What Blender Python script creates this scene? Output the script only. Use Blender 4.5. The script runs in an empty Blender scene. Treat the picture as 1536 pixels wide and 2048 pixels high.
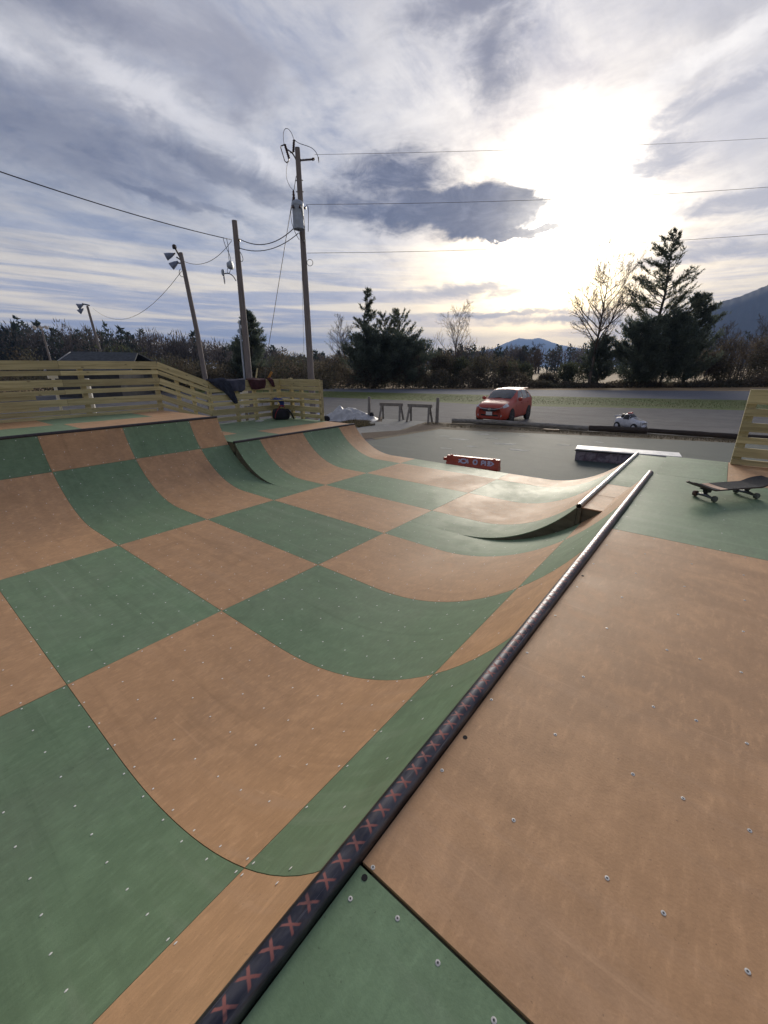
import bpy, math, random
import numpy as np
from mathutils import Vector, Matrix

PI = math.pi
R = math.radians
scn = bpy.context.scene
COL = scn.collection
rng = np.random.default_rng(7)
random.seed(7)

# ------------------------------------------------------------------ camera
cam_d = bpy.data.cameras.new('camera')
cam = bpy.data.objects.new('camera', cam_d)
COL.objects.link(cam)
fw = Vector((-0.59205, 0.73459, -0.331435))
rt = Vector((0.77966, 0.626184, -0.004863))
up = Vector((-0.203967, 0.261286, 0.943465))
M3 = Matrix((rt, up, -fw)).transposed()
cam.matrix_world = Matrix.Translation((3.28822, -0.42208, 2.14932)) @ M3.to_4x4()
cam_d.sensor_fit = 'VERTICAL'
cam_d.sensor_height = 24.0
cam_d.sensor_width = 18.0
cam_d.lens = 24.0 * 822.632 / 2048
cam_d.clip_start = 0.05
cam_d.clip_end = 40000
scn.camera = cam

# ------------------------------------------------------------------ render settings
scn.render.engine = 'CYCLES'
scn.view_settings.view_transform = 'Standard'
scn.view_settings.look = 'None'
scn.view_settings.exposure = 1.0
scn.view_settings.gamma = 1.0
scn.view_settings.use_curve_mapping = False
scn.cycles.use_denoising = True
scn.cycles.max_bounces = 6
scn.cycles.diffuse_bounces = 5
scn.cycles.glossy_bounces = 3
scn.cycles.transmission_bounces = 4
scn.cycles.transparent_max_bounces = 8
scn.cycles.sample_clamp_indirect = 6.0


# ------------------------------------------------------------------ node helper
class NT:
    def __init__(self, tree):
        self.t = tree

    def new(self, typ, **kw):
        n = self.t.nodes.new(typ)
        for k, v in kw.items():
            setattr(n, k, v)
        return n

    def link(self, a, b):
        self.t.links.new(a, b)

    def put(self, sock, v):
        if hasattr(v, 'is_output') or isinstance(v, bpy.types.NodeSocket):
            self.t.links.new(v, sock)
        else:
            sock.default_value = v

    def m(self, op, a, b=0.0, c=0.0, clamp=False):
        n = self.new('ShaderNodeMath', operation=op, use_clamp=clamp)
        self.put(n.inputs[0], a)
        self.put(n.inputs[1], b)
        if op in ('MULTIPLY_ADD', 'SMOOTH_MIN', 'COMPARE'):
            self.put(n.inputs[2], c)
        return n.outputs[0]

    def vm(self, op, a, b=(0, 0, 0)):
        n = self.new('ShaderNodeVectorMath', operation=op)
        self.put(n.inputs[0], a)
        self.put(n.inputs[1], b)
        return n.outputs['Value'] if op in ('DOT_PRODUCT', 'LENGTH') else n.outputs[0]

    def xyz(self, v):
        n = self.new('ShaderNodeSeparateXYZ')
        self.put(n.inputs[0], v)
        return n.outputs

    def comb(self, x, y, z):
        n = self.new('ShaderNodeCombineXYZ')
        for i, q in enumerate((x, y, z)):
            self.put(n.inputs[i], q)
        return n.outputs[0]

    def smooth(self, v, a, b, lo=0.0, hi=1.0):
        n = self.new('ShaderNodeMapRange', interpolation_type='SMOOTHSTEP')
        self.put(n.inputs[0], v)
        n.inputs[1].default_value = a
        n.inputs[2].default_value = b
        n.inputs[3].default_value = lo
        n.inputs[4].default_value = hi
        return n.outputs[0]

    def noise(self, vec, scale, detail=4.0, rough=0.55, dist=0.0, out='Fac', lac=2.0):
        n = self.new('ShaderNodeTexNoise')
        if vec is not None:
            self.put(n.inputs['Vector'], vec)
        n.inputs['Scale'].default_value = scale
        n.inputs['Detail'].default_value = detail
        n.inputs['Roughness'].default_value = rough
        n.inputs['Lacunarity'].default_value = lac
        n.inputs['Distortion'].default_value = dist
        return n.outputs[out]

    def mix(self, fac, a, b, mode='MIX'):
        n = self.new('ShaderNodeMix', data_type='RGBA', blend_type=mode)
        self.put(n.inputs[0], fac)
        self.put(n.inputs[6], a if not isinstance(a, tuple) or len(a) == 4 else a + (1,))
        self.put(n.inputs[7], b if not isinstance(b, tuple) or len(b) == 4 else b + (1,))
        return n.outputs[2]

    def scale3(self, v, s):
        n = self.new('ShaderNodeVectorMath', operation='SCALE')
        self.put(n.inputs[0], v)
        self.put(n.inputs[3], s)
        return n.outputs[0]


# ------------------------------------------------------------------ sky
SUN = Vector((-0.3055, 0.9201, 0.2453)).normalized()
FH = (-0.62752, 0.7786, 0.0)
RH = (0.7786, 0.62752, 0.0)
world = bpy.data.worlds.new('World')
scn.world = world
world.use_nodes = True
wt = world.node_tree
wt.nodes.clear()
W = NT(wt)
tc = W.new('ShaderNodeTexCoord')
D = W.vm('NORMALIZE', tc.outputs['Generated'])
dz = W.xyz(D)[2]
X = W.vm('DOT_PRODUCT', D, RH)
Y = W.vm('DOT_PRODUCT', D, FH)
az = W.m('MULTIPLY', W.m('ARCTAN2', X, Y), 180 / PI)
el = W.m('MULTIPLY', W.m('ARCSINE', dz), 180 / PI)
cs = W.m('MAXIMUM', W.vm('DOT_PRODUCT', D, tuple(SUN)), 0.0)
sky = W.new('ShaderNodeTexSky', sky_type='NISHITA')
sky.sun_disc = False
sky.sun_elevation = math.asin(SUN.z)
sky.sun_rotation = math.atan2(SUN.x, SUN.y)
sky.air_density = 1.0
sky.dust_density = 1.0
clear = W.scale3(sky.outputs[0], 0.10)
# cloud-deck coordinates: direction projected on a flat layer, turned so the streaks run towards the sun
den = W.m('ADD', W.m('MAXIMUM', dz, 0.0), 0.10)
px = W.m('DIVIDE', X, den)
py = W.m('DIVIDE', Y, den)


def turned(deg, ka, kb, off):
    c, s = math.cos(R(deg)), math.sin(R(deg))
    qx = W.m('SUBTRACT', W.m('MULTIPLY', px, c), W.m('MULTIPLY', py, s))
    qy = W.m('ADD', W.m('MULTIPLY', px, s), W.m('MULTIPLY', py, c))
    return W.comb(W.m('MULTIPLY', qx, ka), W.m('MULTIPLY', qy, kb), off)


P1 = turned(30, 1.0, 0.34, 0.0)
P2 = turned(22, 1.0, 0.66, 4.0)
P0 = W.comb(px, py, 0.3)
n_big = W.noise(P1, 1.15, 7, 0.58, 0.5)
n_mid = W.noise(P2, 3.3, 9, 0.68, 0.5)
n_fine = W.noise(P0, 5.0, 8, 0.66, 0.4)
n_puff = W.noise(P0, 1.7, 9, 0.62, 0.7)
# direction angles bent by noise so that cloud banks get torn outlines
AE = W.comb(W.m('MULTIPLY', az, 0.05), W.m('MULTIPLY', el, 0.11), 2.0)
wn = W.new('ShaderNodeTexNoise')
W.put(wn.inputs['Vector'], AE)
wn.inputs['Scale'].default_value = 2.1
wn.inputs['Detail'].default_value = 9
wn.inputs['Roughness'].default_value = 0.66
wn.inputs['Distortion'].default_value = 0.6
wr, wg, wb_ = W.xyz(wn.outputs['Color'])
azw = W.m('ADD', az, W.m('MULTIPLY', W.m('SUBTRACT', wr, 0.5), 10.0))
elw = W.m('ADD', el, W.m('MULTIPLY', W.m('SUBTRACT', wg, 0.5), 5.0))
n_jag = W.noise(AE, 5.0, 10, 0.70, 0.8)
wide = W.m('POWER', cs, 6.0)
mid = W.m('POWER', cs, 24.0)
tight = W.m('POWER', cs, 270.0)


def blob(a0, e0, ra, re, rot=0.0, jag=0.35, soft=0.45):
    """cloud bank centred on an azimuth and elevation, its rim torn by the warp and by fine noise"""
    da = W.m('SUBTRACT', azw, a0)
    de = W.m('SUBTRACT', elw, e0)
    c, s = math.cos(R(rot)), math.sin(R(rot))
    u = W.m('DIVIDE', W.m('ADD', W.m('MULTIPLY', da, c), W.m('MULTIPLY', de, s)), ra)
    v = W.m('DIVIDE', W.m('SUBTRACT', W.m('MULTIPLY', de, c), W.m('MULTIPLY', da, s)), re)
    r2 = W.m('SQRT', W.m('ADD', W.m('MULTIPLY', u, u), W.m('MULTIPLY', v, v)))
    j = W.m('ADD', r2, W.m('MULTIPLY', W.m('SUBTRACT', n_jag, 0.5), jag * 2))
    return W.smooth(j, 1.0 + soft / 2, 1.0 - soft)


def mx(*a):
    o = a[0]
    for b in a[1:]:
        o = W.m('MAXIMUM', o, b)
    return o


# how far a patch of cloud lies from the sun decides how much light comes through it
fwd = W.smooth(W.vm('DOT_PRODUCT', D, tuple(SUN)), -0.35, 1.0, 0.50, 0.86)
veil = W.smooth(W.m('ADD', W.m('MULTIPLY', n_big, 0.46), W.m('ADD', W.m('MULTIPLY', n_mid, 0.40), W.m('MULTIPLY', n_fine, 0.14))), 0.40, 0.60)
veil_col = W.mix(veil, (0.140, 0.152, 0.228), (0.45, 0.425, 0.425))
base = W.mix(0.80, clear, veil_col)
# grey darkening of the upper cloud deck
dk = W.smooth(W.m('ADD', W.m('MULTIPLY', n_puff, 0.55), W.m('MULTIPLY', n_mid, 0.45)), 0.44, 0.62)
base = W.mix(W.m('MULTIPLY', dk, W.smooth(el, 8, 24, 0.0, 0.72)), base, (0.150, 0.155, 0.205))
# horizon: warm streaks between lilac bands
hz = W.smooth(el, 17.0, 2.0)
streak = W.noise(W.comb(W.m('MULTIPLY', az, 0.020), W.m('ADD', W.m('MULTIPLY', el, 0.40), W.m('MULTIPLY', az, 0.006)), 5.0), 1.9, 7, 0.62, 0.5)
sw = W.smooth(streak, 0.38, 0.58)
hcol = W.mix(sw, (0.345, 0.340, 0.415), (1.05, 0.87, 0.59))
base = W.mix(W.m('MULTIPLY', hz, 0.92), base, hcol)
base = W.scale3(base, fwd)
# light and dark streaks of the left-hand deck
lit = mx(blob(-23, 23.8, 10, 1.5, -19, 0.4, 0.9), blob(-13, 20.6, 5, .8, -20, 0.5, 0.9), blob(33, 25.0, 11, 1.3, 14, 0.5, 0.9), blob(-37, 25.6, 5, 1.2, -14, .5, .9))
base = W.mix(W.m('MULTIPLY', lit, 0.62), base, (0.50, 0.485, 0.49))
bank = mx(blob(-33, 19.6, 17, 3.6, -6, 0.45, 0.9), blob(-16, 18.7, 13, 1.5, -12, 0.55, 0.8), blob(-36, 29.5, 12, 2.2, -8, 0.6, 0.9), blob(-24, 16.6, 10, .7, -8, .6, .8))
base = W.mix(W.m('MULTIPLY', W.m('MULTIPLY', bank, W.smooth(n_mid, .30, .66, 1.0, 0.70)), 0.93), base, (0.072, 0.080, 0.118))
# glow through the cloud
gl = W.m('ADD', W.m('MULTIPLY', wide, 0.05), W.m('ADD', W.m('MULTIPLY', mid, 0.25), W.m('MULTIPLY', tight, 12.0)))
gtex = W.m('MAXIMUM', W.m('MULTIPLY_ADD', W.m('ADD', W.m('MULTIPLY', n_mid, 0.55), W.m('MULTIPLY', n_fine, 0.45)), 4.2, -1.15), 0.10)
gcol = W.mix(W.smooth(el, 3, 15), (1.0, 0.74, 0.36), (1.0, 0.91, 0.74))
base = W.vm('ADD', base, W.scale3(gcol, W.m('MULTIPLY', gl, gtex)))
low = W.m('POWER', W.m('MAXIMUM', W.vm('DOT_PRODUCT', D, (-0.350, 0.931, 0.105)), 0.0), 55.0)
base = W.vm('ADD', base, W.scale3((1.0, 0.72, 0.32), W.m('MULTIPLY', low, 1.15)))
thin = mx(blob(28, 18.6, 4.6, 1.5, 8, 0.7, 0.8), blob(37, 14.3, 8, 0.9, 0, 0.6, 0.7), blob(35, 10.8, 8, 1.0, 3, 0.7, 0.9),
          blob(10, 8.9, 9, 0.8, 0, 0.7, 0.8), blob(34, 22, 7, 0.9, 8, 0.8, 0.8), blob(22, 5.2, 10, 0.7, 0, 0.6, 0.8), blob(14, 6.0, 12, 0.5, 0, 0.6, 0.8), blob(23.6, 15.6, 1.6, .6, 0, .8, .8))
haze_r = mx(blob(35, 20.5, 11, 3.4, 8, 0.8, 0.9), blob(36, 29.5, 14, 3.0, 0, .6, .9))
base = W.mix(W.m('MULTIPLY', haze_r, 0.62), base, (0.40, 0.39, 0.41))
base = W.mix(W.m('MULTIPLY', thin, 0.80), base, (0.29, 0.285, 0.315))
soft = mx(blob(12.0, 28.3, 3.0, 3.2, 0, 0.7, 0.9), blob(9.5, 31.5, 8, 1.8, 10, 0.8, 0.9))
base = W.mix(W.m('MULTIPLY', soft, 0.85), base, (0.125, 0.128, 0.165))
puff = mx(blob(10.2, 16.7, 12.5, 2.5, -6, 0.22, 0.34), blob(1.8, 19.8, 7.0, 2.3, 0, 0.6, 0.8), blob(15, 14.3, 9.0, 0.75, -4, 0.30, 0.4), blob(1, 16.6, 9, 1.8, -8, .5, .7))
base = W.mix(W.m('MULTIPLY', puff, 0.95), base, W.mix(W.smooth(n_jag, .40, .72), (0.058, 0.065, 0.100), (0.135, 0.142, 0.185)))
# below the horizon: plain dim ground tone
below = W.smooth(el, 0.0, -3.0)
base = W.mix(below, base, (0.16, 0.16, 0.15))
bg = W.new('ShaderNodeBackground')
W.put(bg.inputs[0], base)
bg.inputs[1].default_value = 1.0
wo = W.new('ShaderNodeOutputWorld')
W.link(bg.outputs[0], wo.inputs[0])
world.cycles.sampling_method = 'MANUAL'
world.cycles.sample_map_resolution = 512

# ------------------------------------------------------------------ sun (veiled by cloud, low ahead of the camera)
sun_d = bpy.data.lights.new('sun', 'SUN')
sun_d.energy = 2.4
sun_d.angle = R(24)
sun_d.color = (1.0, 0.91, 0.78)
sun = bpy.data.objects.new('sun', sun_d)
COL.objects.link(sun)
sun.rotation_euler = SUN.to_track_quat('Z', 'Y').to_euler()


# ------------------------------------------------------------------ materials
def principled(name):
    m = bpy.data.materials.new(name)
    m.use_nodes = True
    n = NT(m.node_tree)
    b = m.node_tree.nodes['Principled BSDF']
    return m, n, b


def mat(name, c, c2=None, rough=0.7, scale=8.0, detail=5, metal=0.0, spec=0.5, bump=0.0, bscale=None,
        vary=0.0, stretch=None, island=0.0, contrast=(0.35, 0.65), obj=True):
    m, n, b = principled(name)
    c = tuple(c)
    tcn = n.new('ShaderNodeTexCoord')
    v = tcn.outputs['Object'] if obj else n.new('ShaderNodeNewGeometry').outputs['Position']
    if stretch:
        v = n.vm('MULTIPLY', v, stretch)
    oi = n.new('ShaderNodeObjectInfo')
    v = n.vm('ADD', v, n.scale3(n.comb(1.0, 0.7, 0.4), n.m('MULTIPLY', oi.outputs['Random'], 37.0))) if obj else v
    fac = n.noise(v, scale, detail, 0.6)
    fac = n.smooth(fac, *contrast)
    col = n.mix(fac, c, tuple(c2) if c2 else tuple(x * 0.75 for x in c))
    if vary:
        col = n.scale3(col, n.m('MULTIPLY_ADD', oi.outputs['Random'], vary * 2, 1 - vary))
    if island:
        g = n.new('ShaderNodeNewGeometry')
        col = n.scale3(col, n.m('MULTIPLY_ADD', g.outputs['Random Per Island'], island * 2, 1 - island))
    n.put(b.inputs['Base Color'], col)
    n.put(b.inputs['Roughness'], n.m('MULTIPLY_ADD', fac, 0.12, rough - 0.06))
    b.inputs['Metallic'].default_value = metal
    b.inputs['Specular IOR Level'].default_value = spec
    if bump:
        bp = n.new('ShaderNodeBump')
        bp.inputs['Strength'].default_value = bump
        bp.inputs['Distance'].default_value = 0.01
        n.put(bp.inputs['Height'], n.noise(v, bscale or scale * 4, 4, 0.6))
        n.link(bp.outputs[0], b.inputs['Normal'])
    return m


def skatelite(name, c, grey):
    m, n, b = principled(name)
    g = n.new('ShaderNodeNewGeometry')
    oi = n.new('ShaderNodeObjectInfo')
    pos = n.vm('ADD', g.outputs['Position'], n.scale3(n.comb(5.0, 3.0, 1.0), oi.outputs['Random']))
    big = n.smooth(n.noise(pos, 1.1, 4, 0.55, 0.4), 0.35, 0.68)
    midn = n.noise(pos, 7.0, 6, 0.62, 0.3)
    fine = n.noise(n.vm('MULTIPLY', pos, (1.0, 0.32, 1.0)), 46.0, 5, 0.65)
    col = n.mix(n.m('MULTIPLY', big, 0.6), c, grey)
    col = n.mix(n.smooth(midn, 0.42, 0.72, 0.0, 0.42), col, tuple(min(1, x * 1.35 + 0.015) for x in c))
    col = n.mix(n.smooth(fine, 0.48, 0.76, 0.0, 0.42), col, tuple(x * 1.45 + 0.02 for x in c))
    col = n.mix(n.smooth(fine, 0.48, 0.25, 0.0, 0.30), col, tuple(x * 0.62 for x in c))
    # rubbed and dirty areas, and faint wheel tracks along the riding direction
    dirt = n.noise(n.vm('ADD', pos, (7.0, 2.0, 3.0)), 2.3, 7, 0.68, 1.0)
    col = n.mix(n.smooth(dirt, 0.50, 0.74, 0.0, 0.38), col, tuple(x * 0.60 for x in c))
    trk = n.noise(n.vm('MULTIPLY', pos, (0.16, 3.4, 0.3)), 2.6, 5, 0.6, 0.35)
    col = n.mix(n.smooth(trk, 0.54, 0.70, 0.0, 0.34), col, tuple(x * 1.25 + 0.03 for x in grey))
    col = n.mix(n.smooth(trk, 0.46, 0.30, 0.0, 0.32), col, tuple(x * 0.66 for x in c))
    spk = n.noise(pos, 95.0, 2, 0.5)
    col = n.mix(n.smooth(spk, 0.70, 0.76, 0.0, 0.35), col, (0.05, 0.04, 0.035))
    # wheel scuffs and scratches: thin pale streaks in two directions
    for ang, sc, amt in ((0.35, 9.0, 0.22), (-0.9, 7.0, 0.16), (1.25, 11.0, 0.14)):
        mp = n.new('ShaderNodeMapping')
        mp.inputs['Rotation'].default_value = (0, 0, ang)
        mp.inputs['Scale'].default_value = (0.13, 2.6, 1.0)
        n.link(pos, mp.inputs[0])
        s = n.smooth(n.noise(mp.outputs[0], sc, 3, 0.5, 0.5), 0.705, 0.76, 0.0, amt)
        col = n.mix(s, col, tuple(x * 1.5 + 0.08 for x in c))
    col = n.scale3(col, n.m('MULTIPLY_ADD', oi.outputs['Random'], 0.16, 0.92))
    n.put(b.inputs['Base Color'], col)
    n.put(b.inputs['Roughness'], n.m('ADD', n.m('MULTIPLY', midn, 0.18), n.m('MULTIPLY_ADD', big, 0.10, 0.44)))
    b.inputs['Specular IOR Level'].default_value = 0.22
    bp = n.new('ShaderNodeBump')
    bp.inputs['Strength'].default_value = 0.22
    bp.inputs['Distance'].default_value = 0.002
    n.put(bp.inputs['Height'], n.m('ADD', n.m('MULTIPLY', fine, 0.5), n.noise(pos, 140.0, 2, 0.5)))
    n.link(bp.outputs[0], b.inputs['Normal'])
    return m


TAN = skatelite('tan_panel', (0.48, 0.283, 0.150), (0.38, 0.235, 0.138))
GREEN = skatelite('green_panel', (0.148, 0.226, 0.130), (0.172, 0.226, 0.148))


def pipe_material(marks=True):
    m, n, b = principled('coping_steel_marked' if marks else 'coping_steel')
    lo_, hi_ = ((0.048, 0.050, 0.064), (0.125, 0.122, 0.135)) if marks else ((0.34, 0.32, 0.30), (0.52, 0.50, 0.47))
    tcn = n.new('ShaderNodeTexCoord')
    o = tcn.outputs['Object']
    x, y, z = n.xyz(o)
    ang = n.m('ARCTAN2', x, z)          # 0 at the top, positive towards the deck
    no = n.noise(o, 60.0, 4, 0.6)
    n2 = n.noise(n.vm('MULTIPLY', o, (1, 0.3, 1)), 25.0, 4, 0.6)
    col = n.mix(n.smooth(n2, 0.35, 0.7), lo_, hi_)
    rough = n.m('MULTIPLY_ADD', n2, 0.2, 0.30)
    if marks:
        yy = n.m('ADD', n.m('MULTIPLY', y, 1 / 0.05), n.m('MULTIPLY', n.noise(n.comb(0.0, y, 0.0), 9.0, 2), 0.35))
        fr = n.m('SUBTRACT', n.m('FRACT', yy), 0.5)
        wob = n.m('MULTIPLY', n.m('SUBTRACT', no, 0.5), 0.25)
        aa = n.m('ADD', n.m('SUBTRACT', ang, 0.15), wob)
        d1 = n.m('ABSOLUTE', n.m('SUBTRACT', fr, n.m('MULTIPLY', aa, 0.62)))
        d2 = n.m('ABSOLUTE', n.m('ADD', fr, n.m('MULTIPLY', aa, 0.30)))
        k1 = n.smooth(d1, 0.10, 0.045)
        k2 = n.smooth(d2, 0.10, 0.045)
        lim = n.smooth(n.m('ABSOLUTE', aa), 0.58, 0.42)
        k = n.m('MULTIPLY', n.m('MULTIPLY', n.m('MAXIMUM', k1, k2), lim), n.smooth(n2, 0.34, 0.54, 0.35, 1.0))
        
        n.put(b.inputs['Metallic'], n.m('MULTIPLY_ADD', k, -1.0, 1.0))
    else:
        b.inputs['Metallic'].default_value = 1.0
    rust = n.smooth(n.noise(n.vm('MULTIPLY', o, (1, .25, 1)), 14.0, 6, 0.7, 0.6), 0.56, 0.74, 0.0, 0.55)
    col = n.mix(rust, col, (0.10, 0.058, 0.040))
    grind = n.smooth(n.noise(n.vm('MULTIPLY', o, (60, 1.2, 60)), 3.0, 4, 0.6, 0.3), 0.60, 0.72, 0.0, 0.6)
    col = n.mix(grind, col, (0.30, 0.29, 0.30))
    rough = n.m('ADD', rough, n.m('MULTIPLY', rust, 0.35))
    if marks:
        col = n.mix(k, col, (0.30, 0.105, 0.09))
        rough = n.m('ADD', rough, n.m('MULTIPLY', k, 0.3))
    n.put(b.inputs['Base Color'], col)
    n.put(b.inputs['Roughness'], rough)
    return m


PIPE = pipe_material(True)
PIPE2 = pipe_material(False)
PIPE_SHADED = mat('shaded_coping_steel', (0.030, 0.026, 0.032), (0.055, 0.045, 0.05), 0.5, 20, metal=0.3)  # left copings face the shade; that darkness is put into the colour


def treated_wood(name, c, c2, knots=True):
    m, n, b = principled(name)
    tcn = n.new('ShaderNodeTexCoord')
    oi = n.new('ShaderNodeObjectInfo')
    v = n.vm('ADD', tcn.outputs['Object'], n.scale3(n.comb(3.0, 11.0, 5.0), oi.outputs['Random']))
    # boards keep their length on their own y axis
    gr = n.noise(n.vm('MULTIPLY', v, (14.0, 0.7, 14.0)), 2.2, 6, 0.6, 0.4)
    bl = n.noise(v, 1.6, 4, 0.55)
    col = n.mix(n.smooth(gr, 0.35, 0.68), c, c2)
    col = n.mix(n.smooth(bl, 0.45, 0.75, 0.0, 0.5), col, tuple(x * 0.66 for x in c))
    if knots:
        vo = n.new('ShaderNodeTexVoronoi')
        vo.inputs['Scale'].default_value = 3.4
        n.put(vo.inputs['Vector'], n.vm('MULTIPLY', v, (2.2, 0.9, 2.2)))
        col = n.mix(n.smooth(vo.outputs['Distance'], 0.13, 0.05, 0.0, 0.65), col, (0.07, 0.045, 0.022))
    col = n.scale3(col, n.m('MULTIPLY_ADD', oi.outputs['Random'], 0.48, 0.76))
    n.put(b.inputs['Base Color'], col)
    n.put(b.inputs['Roughness'], n.m('MULTIPLY_ADD', gr, 0.2, 0.6))
    return m


PINE = treated_wood('treated_pine', (0.55, 0.475, 0.255), (0.36, 0.305, 0.155))
PLY = mat('bare_plywood', (0.13, 0.115, 0.075), (0.075, 0.07, 0.045), 0.8, 6, stretch=(1, 1, 3.0), contrast=(0.3, 0.7))
OLD = mat('weathered_grey_wood', (0.27, 0.25, 0.23), (0.16, 0.145, 0.13), 0.85, 9, stretch=(6, 6, 0.7))
POLE = mat('utility_pole_wood', (0.25, 0.22, 0.21), (0.16, 0.14, 0.135), 0.85, 5, stretch=(7, 7, 0.35), contrast=(0.3, 0.7))
LOGW = mat('grey_log', (0.30, 0.285, 0.26), (0.17, 0.16, 0.145), 0.9, 4, stretch=(1.2, 5, 5), bump=0.5)
LOGD = mat('dark_log', (0.035, 0.026, 0.022), (0.06, 0.045, 0.038), 0.9, 4, stretch=(1.2, 5, 5), bump=0.5)
WHITE = mat('white_plastic', (0.75, 0.75, 0.76), (0.62, 0.62, 0.64), 0.45, 5)
SCREW = mat('screw_steel', (0.66, 0.65, 0.62), (0.46, 0.45, 0.43), 0.45, 200, metal=0.15)
SCREW_GLINT = mat('glinting_screw_head', (0.86, 0.86, 0.82), (0.74, 0.73, 0.69), 0.5, 200)  # near-white and non-metal: the glint of the heads is in the colour
SOCKET = mat('shaded_screw_socket', (0.10, 0.10, 0.10), None, 0.7)  # shade inside the sunken socket is painted into the colour
DARKHOLE = mat('dark_recess', (0.012, 0.012, 0.014), None, 0.9)
GALV = mat('galvanised_grey', (0.40, 0.46, 0.54), (0.32, 0.37, 0.44), 0.5, 6, metal=0.2)
IRON = mat('dark_iron', (0.03, 0.028, 0.03), (0.055, 0.045, 0.045), 0.6, 30, metal=0.4)
PORC = mat('brown_porcelain', (0.045, 0.022, 0.022), (0.07, 0.035, 0.03), 0.3, 20)
WIRE = mat('black_cable', (0.022, 0.022, 0.026), (0.04, 0.04, 0.045), 0.6, 20)
ALU = mat('bare_aluminium_wire', (0.16, 0.15, 0.155), (0.22, 0.21, 0.21), 0.5, 30, metal=0.3)
LAMPGREY = mat('floodlight_enamel', (0.20, 0.24, 0.34), (0.16, 0.19, 0.27), 0.4, 12)
RUBBER = mat('black_rubber', (0.014, 0.014, 0.016), (0.026, 0.026, 0.028), 0.75, 30)
GLASS = mat('tinted_glass', (0.030, 0.040, 0.050), (0.045, 0.055, 0.065), 0.06, 3, spec=0.8)


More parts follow.
